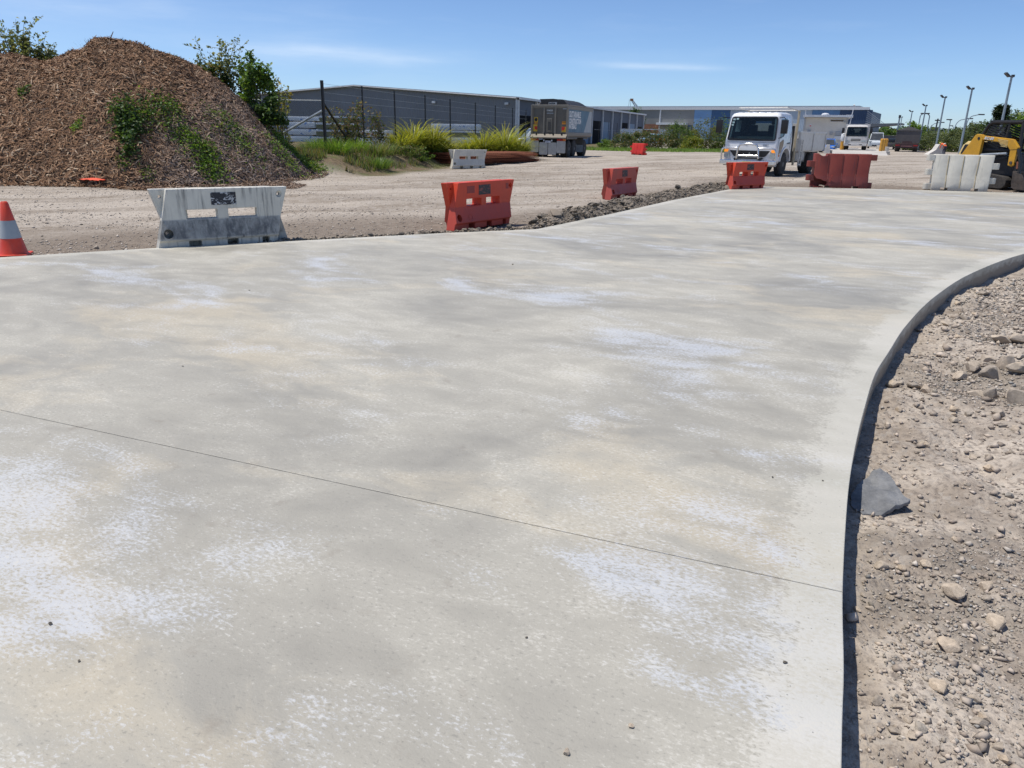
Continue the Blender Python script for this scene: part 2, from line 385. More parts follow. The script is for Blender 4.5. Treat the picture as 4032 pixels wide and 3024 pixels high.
# the trowelled margin is paler and pitted
rimn = math_(t, 'ADD', rim, math_(t, 'ADD', math_(t, 'MULTIPLY', math_(t, 'SUBTRACT', noise(t, co, 3.2, 4, .65), .5), 1.5), math_(t, 'MULTIPLY', math_(t, 'SUBTRACT', fine, .5), .9)))
c = mixc(t, math_(t, 'MULTIPLY', ramp(t, rimn, [(.30, 0.), (.50, 1.)]), .7), c, mixc(t, ramp(t, big, [(.4, 0.), (.6, 1.)]), (.47, .455, .385), (.55, .53, .47)))
pit = nd(t, 'TexVoronoi', Scale=34.0); t.links.new(co, pit.inputs['Vector'])
pitm = math_(t, 'MULTIPLY', ramp(t, pit.outputs['Distance'], [(.05, .8), (.11, 0.)]), ramp(t, math_(t, 'ADD', math_(t, 'MULTIPLY', rim, .6), noise(t, co, 1.1, 3)), [(.62, 0.), (.80, 1.)]))
c = mixc(t, pitm, c, (.20, .20, .185))
sz_ = nd(t, 'SeparateXYZ'); t.links.new(co, sz_.inputs[0])
mud = math_(t, 'MULTIPLY', ramp(t, math_(t, 'ADD', math_(t, 'MULTIPLY', sz_.outputs[2], -4.0), math_(t, 'MULTIPLY', math_(t, 'SUBTRACT', noise(t, mapping(t, co, (1, 1, 3)), 5, 5, .65), .5), 1.1)), [(.12, 0.), (.45, .85)]), 1.0)
c = mixc(t, mud, c, (.20, .165, .13))      # splashed mud on the formed face
t.links.new(c, b.inputs['Base Color'])
t.links.new(ramp(t, big, [(.3, .50), (.7, .72)]), b.inputs['Roughness']); b.inputs['Specular IOR Level'].default_value = .38
hh = math_(t, 'SUBTRACT', math_(t, 'ADD', math_(t, 'MULTIPLY', fine, .7), math_(t, 'MULTIPLY', fine2, .3)), math_(t, 'MULTIPLY', pitm, 1.2))
bump(t, b, hh, .42, .006)
SLABMAT = m

poly = list(BACK) + [tuple(p) for p in EDGE[::-1]] + [(-14, -1.6)]
bm = bmesh.new(); face = bm.faces.new([bm.verts.new((p[0], p[1], 0)) for p in poly])
bmesh.ops.recalc_face_normals(bm, faces=[face])
if face.normal.z < 0: bmesh.ops.reverse_faces(bm, faces=[face])
outer = set(v for v in face.verts)
lay = bm.loops.layers.float_color.new('Col')
# pale margin: ring along the formed edges
bmesh.ops.inset_region(bm, faces=[face], thickness=.34, use_even_offset=True, use_boundary=True)
outer = set(v for v in bm.verts if any(len(e.link_faces) == 1 for e in v.link_edges))
for f in bm.faces:
    for l in f.loops: l[lay] = (1, 0, 0, 1) if l.vert in outer else (0, 0, 0, 1)
bm.verts.ensure_lookup_table()
J1a, J1b = Vector((1.28, 2.44, 0)), Vector((-3.12, 4.20, 0)); J2a, J2b = Vector((5.03, 9.67, 0)), Vector((.92, 13.09, 0))
def jn(a, b_): d = (b_-a).normalized(); return Vector((-d.y, d.x, 0))      # normal left of a->b
n1 = jn(J1a, J1b); n2 = jn(J2a, J2b)
if n1.y < 0: n1.negate()
if n2.y < 0: n2.negate()
slab = bpy.data.objects.new('concrete_slab', None); COL.objects.link(slab); tag(slab, kind='structure')
def panel(cuts):
    q = bm.copy()
    for p, n, keep_far, gap in cuts:
        nn = n if keep_far else -n
        bmesh.ops.bisect_plane(q, geom=q.verts[:]+q.edges[:]+q.faces[:], plane_co=p+nn*gap, plane_no=nn, clear_inner=True)
    r_ = bmesh.ops.extrude_face_region(q, geom=q.faces[:])
    top = [f for f in q.faces if all(v.co.z > -1e-6 for v in f.verts)]
    nv = [g for g in r_['geom'] if isinstance(g, bmesh.types.BMVert)]
    for v in nv: v.co.z -= .34
    bmesh.ops.recalc_face_normals(q, faces=q.faces)
    te = [e for e in q.edges if all(abs(v.co.z) < 1e-6 for v in e.verts) and len(e.link_faces) == 2 and any(min(v.co.z for v in f.verts) < -.1 for f in e.link_faces)]
    bmesh.ops.bevel(q, geom=te, offset=.004, segments=2, affect='EDGES', profile=.5)
    bmesh.ops.triangulate(q, faces=[f for f in q.faces if len(f.verts) > 4])
    me = bpy.data.meshes.new('slab_panel'); q.to_mesh(me); q.free(); return link('slab_panel', me, SLABMAT, slab)
panel([(J1a, n1, False, .0025)]); panel([(J1a, n1, True, .0025), (J2a, n2, False, .0015)]); panel([(J2a, n2, True, .0015)])
bm.free()
# ------------------------------------------------------------------ shared materials
def ribbed(name, col, pitch=.25, axis_i=0, rough=.55, var=.08, metal=0.0):
    """profiled steel sheet: relief from a wave along the sheet"""
    m, t, b, co = newmat(name)
    sx = nd(t, 'SeparateXYZ'); t.links.new(co, sx.inputs[0])
    w = math_(t, 'SINE', math_(t, 'MULTIPLY', sx.outputs[axis_i], 2*math.pi/pitch))
    n = noise(t, co, .35, 5, .6); n2 = noise(t, mapping(t, co, (3, 3, .25)), 1.2, 4, .6)
    c = mixc(t, ramp(t, n, [(.3, 0.), (.7, 1.)]), tuple(x*(1-var) for x in col), tuple(x*(1+var) for x in col))
    c = mixc(t, ramp(t, n2, [(.55, 0.), (.8, .25)]), c, tuple(x*.72+.02 for x in col))
    t.links.new(c, b.inputs['Base Color']); b.inputs['Roughness'].default_value = rough; b.inputs['Metallic'].default_value = metal
    bump(t, b, w, .6, .03); return m
wall_grey = ribbed('sheet_grey', (.195, .202, .215)); wall_navy = ribbed('sheet_navy', (.062, .082, .125), .25, 1)
trim_white = basic('trim_white', (.62, .64, .66), .5); trim_grey = basic('trim_grey', (.34, .36, .38), .5)
roof_grey = ribbed('roof_sheet', (.42, .44, .46), .3, 1); black_open = basic('doorway_shade', (.012, .013, .016), .9, spec=.1)  # black colour stands for the unlit interior behind open doors
roller = ribbed('roller_door', (.20, .30, .42), .12, 2)
glass_dark = basic('window_glass', (.02, .03, .04), .06, var=.3, spec=.8)
galv = basic('galvanised_steel', (.40, .44, .47), .45, .55, .15, 6); black_paint = basic('black_post_paint', (.012, .012, .014), .45)
yellow_paint = basic('yellow_bollard_paint', (.62, .30, .025), .55, var=.2, dirt=.25)

# ------------------------------------------------------------------ grey warehouse with the navy side
wh = empty('warehouse', 'long grey steel warehouse with shallow gable and navy side of white columned bays', 'building', (0.05, 96, .05), R(-21))
EV, AP, XA, XL, LN = 5.5, 6.95, -22.8, -45.6, 74.4
mb = MB(); mb.add([(0, 0, -.5), (XL, 0, -.5), (XL, 0, EV), (XA, 0, AP), (0, 0, EV)], [(0, 1, 2, 3, 4)]); g = mb.build('gable_wall', wall_grey, wh)
mb = MB()
for a, bb in ((0, XA), (XL, XA)):
    s = 1 if a == 0 else -1
    mb.add([(a+.35*s, -.3, EV+.02), (XA, -.3, AP+.05), (XA, LN+.3, AP+.05), (a+.35*s, LN+.3, EV+.02), (a+.35*s, -.3, EV+.16), (XA, -.3, AP+.2), (XA, LN+.3, AP+.2), (a+.35*s, LN+.3, EV+.16)],
           [(0, 1, 2, 3), (7, 6, 5, 4), (0, 4, 5, 1), (3, 2, 6, 7), (0, 3, 7, 4), (1, 5, 6, 2)])
rf = mb.build('roof', roof_grey, wh)
MB().bx(.36, .56, -.3, LN+.3, EV-.14, EV+.12).build('gutter', trim_white, wh)
MB().tube([(0, -.33, EV+.0), (XA, -.33, AP+.05)], .09, 6).build('barge_capping', trim_grey, wh)
MB().tube([(XL, -.33, EV+.0), (XA, -.33, AP+.05)], .09, 6).build('barge_capping', trim_grey, wh)
cols_s = [i*LN/11 for i in range(12)]
colme = MB().bx(-.12, .22, -.16, .16, -.4, EV-.15).mesh('column')
for s in cols_s:
    o = link('column', colme, trim_white, wh); o.location = (0.0, s if s else .16, 0)
for i in range(11):
    s0, s1 = cols_s[i], cols_s[i+1]
    MB().bx(-.16, -.02, s0, s1, -.4, EV).build('bay_wall', wall_navy, wh)
    if i in (0, 2, 5, 8): MB().bx(-.02, .03, s0+.9, s1-.9, -.3, 3.6).build('doorway_shade_panel', black_open, wh)
    elif i in (1, 3, 4, 6, 9): MB().bx(-.02, .05, s0+.8, s1-1.6, -.3, 3.5).build('roller_door', roller, wh)
    elif i == 10: MB().bx(-.02, .03, s0+1.6, s1-1.2, -.3, 3.1).build('doorway_shade_panel', black_open, wh)
for x, z in ((-11.2, 4.9), (-1.3, 4.75)):
    f_ = MB().bx(x-.22, x+.22, -.34, -.1, z, z+.26).bx(x-.05, x+.05, -.12, 0, z+.1, z+.3).build('wall_light', trim_white, wh, .02)
MB().bx(-.14, .0, -.14, -.02, -.4, EV).build('downpipe', trim_white, wh)

# ------------------------------------------------------------------ far blue building with a strutted canopy
FB_R, FB_L = Vector((100.5, 226, 0)), Vector((26, 269, 0)); FB_LEN = (FB_R-FB_L).length
fb = empty('factory_building', 'far flat roofed factory clad in grey and blue panels with white fascia', 'building', FB_R, math.atan2((FB_R-FB_L).y, (FB_R-FB_L).x))
def fbx(px):
    k = (px-2032)/3076; d = FB_R-FB_L; s = (269*k-26)/(d.x - d.y*k); return -FB_LEN*(1-s)
H_ = 9.3
blues = {'a': ribbed('clad_grey', (.235, .235, .225), .4), 'b': ribbed('clad_sky', (.17, .32, .55), .4), 'c': ribbed('clad_deep_blue', (.035, .10, .225), .4), 'd': ribbed('clad_pale', (.34, .42, .50), .4), 'e': ribbed('clad_mid_blue', (.09, .20, .37), .4), 'n': ribbed('clad_navy', (.028, .06, .125), .4)}
spans = [(2300, 2594, 'a'), (2594, 2726, 'a'), (2726, 2793, 'b'), (2793, 2866, 'c'), (2866, 2960, 'd'), (2960, 3060, 'c'), (3060, 3184, 'd'), (3184, 3292, 'e'), (3292, 3330, 'n'), (3330, 3419, 'n')]
for i, (a, bb, k) in enumerate(spans):
    MB().bx(fbx(a)+.02, fbx(bb)-.02, -.0+.02*(i % 2), .4, -.5, H_).build('cladding_panel', blues[k], fb)
MB().bx(-FB_LEN-6, 0.4, -.35, .3, H_, H_+.75).build('fascia', trim_white, fb, .03)
MB().bx(-FB_LEN-6, -2.5, .8, 30, H_+.55, H_+1.15).build('roof', roof_grey, fb)
MB().bx(-.2, 0.0, .4, 40, -.5, H_).build('side_wall', blues['n'], fb)
MB().bx(fbx(2531), fbx(2590), -.08, -.02, -.4, 4.9).build('brick_wall', basic('brick_brown', (.24, .115, .07), .85, var=.25, vscale=1.5), fb)
MB().bx(fbx(2588), fbx(2704), -2.2, -.02, 4.7, 5.35).build('awning', trim_white, fb, .04)
MB().bx(fbx(2590), fbx(2700), -.06, -.02, 2.9, 4.4).build('upper_wall', basic('office_render', (.28, .27, .25), .8), fb)
for a in (2598, 2650): MB().bx(fbx(a), fbx(a+46), -.10, -.03, .6, 2.8).build('window', glass_dark, fb)
MB().bx(fbx(2704), fbx(2724), -.08, -.02, -.4, 4.7).build('dark_door_panel', blues['n'], fb)
MB().tube([(fbx(2594), -.1, -.3), (fbx(2594), -.1, H_)], .22, 6).build('downpipe', trim_white, fb)
MB().bx(fbx(3318), fbx(3346), -.12, -.03, 7.2, 8.0).build('wall_sign', trim_white, fb)
cp = MB(); cp.prism([(-3.0, 4.2), (9.6, 5.35), (9.6, 5.75), (-3.0, 5.35)], -5.0, 6, 'y'); cp.build('canopy', basic('canopy_grey', (.10, .115, .135), .6), fb)
MB().bx(-1.5, 2.2, -3.5, -2.9, -.5, 4.4).build('canopy_support', basic('canopy_post_dark', (.05, .055, .06), .6), fb)
for k in range(9):
    z0 = H_-.3 - k*.56; x1 = 5.2-k*.62
    MB().tube([(0.0, -1.5, z0), (x1, -1.5, 5.4-.0)], .07, 6).build('canopy_strut', galv, fb)

# ------------------------------------------------------------------ distant crane
cr = empty('crane', 'white lattice crane boom poking above the far roof', 'crane', at(2512, 470, 330)); b0 = at(2514, 432, 330)-cr.location; b1 = at(2490, 396, 330)-cr.location
mb = MB()
for dx in (-.55, .55):
    mb.tube([b0+Vector((dx*1.6, 0, -12)), b0+Vector((dx*1.3, 0, 0)), b1+Vector((dx*.5, 0, 0))], .2, 5)
for k in range(8):
    p = b0.lerp(b1, k/8); q = b0.lerp(b1, (k+1)/8); s = 1 if k % 2 else -1
    mb.tube([p+Vector((s*.7, 0, 0)), q-Vector((s*.6, 0, 0))], .1, 4)
mb.build('boom', trim_white, cr)
MB().box(b1+Vector((-.3, 0, .3)), (1.3, .6, .9)).build('boom_head', basic('crane_orange', (.42, .20, .10), .6), cr)
mb = MB()
for dx in (-.6, -1.3): mb.tube([b1+Vector((dx, 0, .4)), b1+Vector((dx-.1, 0, -4.0))], .06, 4)
mb.build('hoist_cable', black_paint, cr)

# ------------------------------------------------------------------ chain-link fence on the verge
fn = empty('chain_link_fence', 'tall black chain link fence with barbed wire along the verge', 'fence', (0, 0, 0))
def fence_x(D): return -7.85+(D-32)*.2375
POSTD = [32.0, 35.7, 39.4, 43.7, 48.0, 53.3, 58.4, 63.7, 68.5]
FARD = [117, 129, 142, 160, 177, 195]
T_ = 3.5
for i, D in enumerate(POSTD+FARD):
    x = fence_x(D); r_ = .07 if i == 0 else .042
    zb = gzp(x, D)-.3
    MB().tube([(x, D, zb), (x, D, T_)], r_, 8).build('post', black_paint, fn)
x0 = fence_x(32)
for k in range(3): pass
MB().tube([(x0-.05, 31.95, 2.35), (x0-3.3, 31.6, .55)], .045, 8).build('brace', galv, fn, label='galvanised diagonal brace running down into the mulch')
dv = Vector((fence_x(35.2)-x0, 3.2, 0))
MB().tube([(x0+.03, 32.05, 2.62), (x0+dv.x, 32+dv.y, .35)], .05, 8).build('brace', black_paint, fn)
for z in (2.28, 2.75, 3.05, 3.38):
    MB().tube([(fence_x(32), 32, z), (fence_x(69), 69, z)], .005, 4).build('wire', galv, fn)
MB().tube([(fence_x(112), 112, 2.2), (fence_x(200), 200, 2.2)], .012, 4).build('wire', galv, fn)
# woven mesh: diamonds cut out of a thin sheet
m, t, b, co = newmat('chain_link')
ds = None; sx = nd(t, 'SeparateXYZ'); t.links.new(co, sx.inputs[0])
u_ = math_(t, 'ADD', sx.outputs[1], sx.outputs[0]); v_ = sx.outputs[2]
def strand(a): return math_(t, 'LESS_THAN', math_(t, 'PINGPONG', a, .5), .048)
s1 = strand(math_(t, 'DIVIDE', math_(t, 'ADD', u_, v_), .075)); s2 = strand(math_(t, 'DIVIDE', math_(t, 'SUBTRACT', u_, v_), .075))
al = math_(t, 'MAXIMUM', s1, s2); t.links.new(al, b.inputs['Alpha'])
b.inputs['Base Color'].default_value = (.02, .021, .023, 1); b.inputs['Roughness'].default_value = .5
chain = m
def fmesh(a, bb, z1):
    xs = [(fence_x(D), D, gzp(fence_x(D), D)-.05) for D in np.linspace(a, bb, 8)]
    V = [p for p in xs] + [(p[0], p[1], z1) for p in xs]; n = len(xs)
    mb = MB(); mb.add(V, [(i, i+1, i+1+n, i+n) for i in range(n-1)]); mb.build('woven_mesh', chain, fn)
fmesh(32, 69, 2.28)
mb = MB(); mb.add([(x0, 32, 0), (x0-4.2, 31.5, 0), (x0-4.2, 31.5, 2.7), (x0, 32, 2.7)], [(0, 1, 2, 3)]); mb.build('woven_mesh', chain, fn)
MB().tube([(x0, 32, 2.75), (x0-4.2, 31.5, 2.72)], .005, 4).build('wire', galv, fn)

# ------------------------------------------------------------------ wrapped timber packs behind the fence
m, t, b, co = newmat('printed_wrap')
n = noise(t, mapping(t, co, (1.6, 1.6, 3.0)), 2.6, 3, .6); n2 = noise(t, co, 1.1, 4)
c = mixc(t, ramp(t, n2, [(.3, 0.), (.7, 1.)]), (.50, .58, .66), (.74, .78, .80))
c = mixc(t, ramp(t, n, [(.60, 0.), (.63, .85)]), c, (.06, .20, .52))
t.links.new(c, b.inputs['Base Color']); b.inputs['Roughness'].default_value = .3; bump(t, b, noise(t, co, 5, 4), .5, .03); wrap_blue = m
m, t, b, co = newmat('dotted_wrap')
vo = nd(t, 'TexVoronoi', Scale=2.6, Randomness=.15); t.links.new(mapping(t, co, (1, 1, 1), (0, 0, 0), (.1, .2, .2)), vo.inputs['Vector'])
c = mixc(t, ramp(t, vo.outputs['Distance'], [(.26, .9), (.30, 0.)]), (.70, .72, .74), (.48, .10, .045))
t.links.new(c, b.inputs['Base Color']); b.inputs['Roughness'].default_value = .35; wrap_dot = m
m, t, b, co = newmat('treated_timber_ends')
br = nd(t, 'TexBrick', Scale=1.0); br.inputs['Mortar Size'].default_value = .006; br.inputs['Brick Width'].default_value = .6; br.inputs['Row Height'].default_value = .05
br.inputs['Color1'].default_value = (.19, .21, .11, 1); br.inputs['Color2'].default_value = (.25, .25, .14, 1); br.inputs['Mortar'].default_value = (.05, .05, .03, 1)
t.links.new(mapping(t, co, (1, 1, 1), (R(90), 0, 0)), br.inputs['Vector']); t.links.new(br.outputs['Color'], b.inputs['Base Color']); b.inputs['Roughness'].default_value = .85; olive = m
bearer_m = basic('bearer_wood', (.20, .15, .10), .9)
def timber_pack(px, D, z, w, h, d, kind, label):
    p = at(px, 520, D); t_ = empty('timber_pack', label, 'timber pack', (p.x, D, z), R(-8), 'timber packs stacked behind the fence')
    if kind == 'bare':
        MB().bx(-w/2, w/2, -d/2, d/2, 0, h).build('boards', olive, t_, .012)
        MB().bx(-w/2-.01, w/2+.01, -d/2-.012, d/2, h*.72, h+.015).build('wrap_skirt', wrap_blue, t_, .02)
    else:
        MB().bx(-w/2, w/2, -d/2, d/2, 0, h).build('wrapping', wrap_dot if kind == 'dot' else wrap_blue, t_, .035, 40)
    for s in (-.36, .36): MB().bx(s*w-.05, s*w+.05, -d/2+.02, d/2, -.08, 0).build('bearer', bearer_m, t_)
zz = .70
rows1 = [(1193, 3.0, .42, 'wrap', 'lowest'), (1193, 3.0, .42, 'wrap', 'second from bottom'), (1178, 3.1, .42, 'wrap', 'third from bottom'), (1196, 3.1, .30, 'wrap', 'topmost')]
for (px, w, h, k, nm) in rows1:
    timber_pack(px, 60, zz, w, h, 1.3, k, f'white wrapped timber pack, {nm} of the stack beside the mulch heap'); zz += h+.085
zz = .70
for (px, w, h, k, nm) in [(1335, 3.0, .38, 'bare', 'lowest'), (1330, 2.9, .42, 'bare', 'second from bottom'), (1332, 2.9, .40, 'bare', 'third from bottom'), (1340, 2.7, .40, 'bare', 'topmost')]:
    timber_pack(px, 59, zz, w, h, 1.3, k, f'olive timber pack with blue white wrap, {nm} of stack behind corner fence post'); zz += h+.085
timber_pack(1480, 58, .62, 2.2, .44, 1.2, 'wrap', 'pale wrapped timber pack under the red dotted one behind the vine')
timber_pack(1482, 58, 1.15, 2.2, .48, 1.2, 'dot', 'white timber pack printed with red dots behind the fence vine')
timber_pack(1800, 72, .62, 4.2, .50, 1.4, 'wrap', 'pale timber pack, lowest of stack in front of navy wall corner')
timber_pack(1795, 72, 1.205, 4.4, .46, 1.4, 'bare', 'olive timber pack with loose white wrap, middle of right hand stack')
timber_pack(1797, 72, 1.75, 4.4, .52, 1.4, 'wrap', 'blue white wrapped timber pack, topmost of right hand stack')

# racks with wrapped packs beyond the tipper
rk = empty('timber_rack', 'blue steel storage rack of packs beyond the hedge', 'rack', (at(2560, 520, 118).x, 118, 0), R(-15))
rk_blue = basic('rack_blue', (.05, .14, .32), .5)
for x in (-4.0, 0.2, 4.3):
    MB().bx(x-.1, x+.1, -.1, .1, 0, 2.5).build('upright', rk_blue, rk)
MB().bx(-4.1, 4.4, -.06, .06, 1.0, 1.14).build('beam', rk_blue, rk)
for i, (px, w, k) in enumerate([(2487, 3.2, 'wrap'), (2537, 1.5, 'bare2'), (2567, 1.9, 'bare2'), (2612, 2.8, 'wrap')]):
    p = at(px, 520, 117.3); o = empty('timber_pack', ['pale wrapped timber pack at left end of blue rack', 'dark brown timber bundle on blue rack beyond the hedge', 'orange brown timber bundle right of the dark one on blue rack', 'pale wrapped timber pack at right end of blue rack'][i], 'timber pack', (p.x, 117.3, 1.16), R(-15), 'timber packs on the blue rack')
    mm = wrap_blue if k == 'wrap' else basic('red_timber_%d' % i, [(.2, .1, .06), (.13, .07, .045), (.30, .14, .08), (.2, .1, .06)][i], .8, var=.3)
    MB().bx(-w/2, w/2, -.5, .5, 0, 1.15).build('boards', mm, o, .03)
    MB().bx(-w/2-.02, w/2+.02, -.52, .52, 1.155, 1.24).build('top_cover', trim_white, o)

# ------------------------------------------------------------------ flood light poles and street lights
pole_m = basic('pole_paint_grey', (.27, .33, .37), .5, .3, .1, 2); lamp_m = basic('lamp_head_dark', (.045, .045, .05), .5)
def flood_pole(px, D, label, Hh=6.0):
    p = at(px, 550, D); o = empty('floodlight_pole', label, 'light pole', (p.x, D, 0), 0, 'floodlight poles along the haul road')
    MB().tube([(0, 0, -.3), (0, 0, Hh)], [.105, .075], 10).build('pole', pole_m, o, smooth=40)
    MB().tube([(.1, 0, Hh-.05), (-.35, -.1, Hh+.02)], .04, 6).build('arm', lamp_m, o)
    MB().box((-.42, -.12, Hh+.10), (.40, .30, .12), Matrix.Rotation(R(38), 3, 'Y')).build('floodlight', lamp_m, o, .02)
    MB().box((.08, 0, Hh+.04), (.18, .16, .16)).build('cap', lamp_m, o)
flood_pole(3930, 57.5, 'nearest and tallest looking floodlight pole, rising behind the yellow loader cage')
flood_pole(3788, 72, 'floodlight pole rising behind the rear of the yellow loader')
flood_pole(3690, 87, 'floodlight pole standing on a white concrete footing block')
flood_pole(3622, 109, 'floodlight pole just right of the dark tipper trailer')
flood_pole(3572, 133, 'floodlight pole behind the load of the dark tipper trailer')
flood_pole(3536, 168, 'farthest floodlight pole, left of the dark tipper trailer top')
fo = MB(); pf = at(3697, 575, 86.2)
fo.prism([(-1.35, 0), (.52, 0), (.42, 1.15), (-.18, 1.15), (-.5, .55)], -.45, .45, 'y'); o = fo.build('concrete_footing', basic('white_concrete', (.58, .56, .52), .8, dirt=.3), None, .03); o.location = (pf.x, 86.2, 0); tag(o, 'white sloping concrete block at the foot of a floodlight pole', 'concrete block')
def street_light(px0, py0, px1, py1, D, label, rad=.09):
    """curved outreach light: pole at px0, head at px1,py1"""
    b_ = at(px0, py0, D); h = at(px1, py1, D); o = empty('street_light', label, 'street light', (b_.x, D, 0), 0, 'curved street lights beyond the trees')
    dx = h.x-b_.x; zt = h.z; s = 1 if dx > 0 else -1; L = abs(dx); rr = min(L*.5, 1.6); pts = [(0, 0, -.2), (0, 0, zt-rr*1.2-.2)]
    for k in range(1, 6):
        a = k/5*math.pi/2; pts.append((s*rr*(1-math.cos(a)), 0, zt-rr*1.2-.2+rr*1.2*math.sin(a)))
    pts.append((dx-s*.4, 0, zt))
    MB().tube(pts, rad, 6).build('pole', pole_m, o, smooth=50)
    MB().box((dx, 0, zt), (1.1, .4, .22)).build('lamp_head', lamp_m, o, .04)
SL = [(3617, 494, 3638, 447, 150, 'curved street light with head bending right, left of fourth floodlight pole'), (3650, 514, 3648, 447, 150.5, 'street light with short arm bending left beside a floodlight pole'),
      (3663, 505, 3709, 482, 190, 'low curved street light behind the third floodlight pole'), (3735, 515, 3738, 471, 170, 'straight street light with stubby head between the second and third floodlight poles'),
      (3761, 495, 3820, 467, 165, 'curved street light arching right toward second floodlight pole'), (3810, 470, 3864, 451, 150, 'curved street light whose arm crosses right of second floodlight pole'),
      (3722, 508, 3692, 504, 230, 'distant low street light arching left above the hedge'), (3865, 489, 3829, 484, 200, 'distant street light arm left of the loader cage'), (3756, 497, 3745, 495, 240, 'tiny far street light left of the arching one')]
for a in SL: street_light(*a)
pu = at(3684, 500, 180); up_ = empty('utility_pole', 'dark utility pole with crossarms above the hedge', 'utility pole', (pu.x, 180, 0))
zt = at(3689, 467, 180).z; MB().tube([(0, 0, -.2), (.2, 0, zt)], .16, 6).build('pole', lamp_m, up_); MB().bx(-1.1, .5, -.1, .1, zt-2.6, zt-2.35).build('crossarm', lamp_m, up_); MB().bx(-.4, .9, -.1, .1, zt-.5, zt-.25).build('crossarm', lamp_m, up_)
pu = at(3536, 500, 150); mp = empty('steel_mast', 'plain grey mast at left of farthest floodlight pole', 'mast', (pu.x-.0, 150, 0)); zt = at(3542, 464, 150).z
MB().tube([(0, 0, -.2), (0, 0, zt)], .15, 8).build('shaft', pole_m, mp); MB().tube([(0, 0, zt), (0, 0, zt+.5)], .22, 8).build('cap', lamp_m, mp)
# ------------------------------------------------------------------ moulded plastic road barriers
def plastic(name, col, shade=(.5, .5, .5), streak=(.05, .05, .055), amt=.5, dust=0.35, dustcol=(.30, .22, .18), smear=0.0):
    m, t, b, co = newmat(name)
    n = noise(t, co, 2.2, 5, .6); vs_ = noise(t, mapping(t, co, (13, 13, .9)), 1.2, 6, .68, .08); pn = noise(t, co, 1.4, 3)
    c = mixc(t, ramp(t, n, [(.3, 0.), (.7, 1.)]), tuple(x*.86 for x in col), tuple(min(1, x*1.1) for x in col))
    sz = nd(t, 'SeparateXYZ'); t.links.new(co, sz.inputs[0])
    # road film collects on the lower half
    low = ramp(t, sz.outputs[2], [(.02, 1.), (.40, .9), (.44, .12), (.8, .1)])
    c = mixc(t, math_(t, 'MULTIPLY', low, dust), c, dustcol)
    sm = math_(t, 'MULTIPLY', ramp(t, vs_, [(.50, 0.), (.68, 1.)]), ramp(t, pn, [(.40, .1), (.6, 1.)]))
    c = mixc(t, math_(t, 'MULTIPLY', sm, amt), c, streak)
    if smear:
        bn = noise(t, mapping(t, co, (5, 5, 2.2)), 1.3, 7, .72, .25); bz = ramp(t, sz.outputs[2], [(.12, 0.), (.16, 1.), (.40, 1.), (.425, 0.)])
        c = mixc(t, math_(t, 'MULTIPLY', math_(t, 'MULTIPLY', bz, ramp(t, bn, [(.36, .15), (.60, 1.)])), smear), c, (.06, .06, .064))
    sc = noise(t, mapping(t, co, (2, 2, 30), (0, .3, 0)), 3.0, 4, .7)
    c = mixc(t, ramp(t, sc, [(.66, 0.), (.70, .35)]), c, tuple(min(1, x*1.5+.06) for x in col))
    t.links.new(c, b.inputs['Base Color']); t.links.new(ramp(t, n, [(.3, .42), (.7, .6)]), b.inputs['Roughness']); b.inputs['Specular IOR Level'].default_value = .4
    bump(t, b, noise(t, co, 90, 3), .12, .003); return m
white_pl = plastic('white_plastic_grimy', (.67, .65, .57), amt=.95, dust=.45, dustcol=(.36, .345, .315), streak=(.07, .07, .075), smear=.78)
white_pl2 = plastic('white_plastic', (.67, .635, .54), amt=.25, dust=.22, dustcol=(.40, .38, .34))
red_pl = plastic('orange_red_plastic', (.68, .072, .028), amt=.12, dust=.42, dustcol=(.26, .075, .07))
red_pl2 = plastic('faded_red_plastic', (.54, .085, .055), amt=.2, dust=.38, dustcol=(.25, .085, .075))
red_pl3 = plastic('dusty_red_plastic', (.25, .050, .034), amt=.3, dust=.35, dustcol=(.17, .06, .06))
def sticker(name, dark, light, sc=9.0):
    m, t, b, co = newmat(name)
    n = noise(t, mapping(t, co, (1, 1, 1.8)), sc, 5, .72, 1.2); n2 = noise(t, co, sc*2.4, 3)
    c = mixc(t, ramp(t, n, [(.52, 0.), (.57, 1.)]), dark, light); c = mixc(t, ramp(t, n2, [(.62, 0.), (.66, .8)]), c, dark)
    t.links.new(c, b.inputs['Base Color']); b.inputs['Roughness'].default_value = .5; return m
stk_w = sticker('torn_sticker', (.018, .02, .028), (.50, .52, .54)); stk_r = sticker('torn_sticker_on_red', (.022, .022, .028), (.22, .06, .05), 11)
patch_r = basic('reflector_patch_red', (.28, .012, .012), .35)

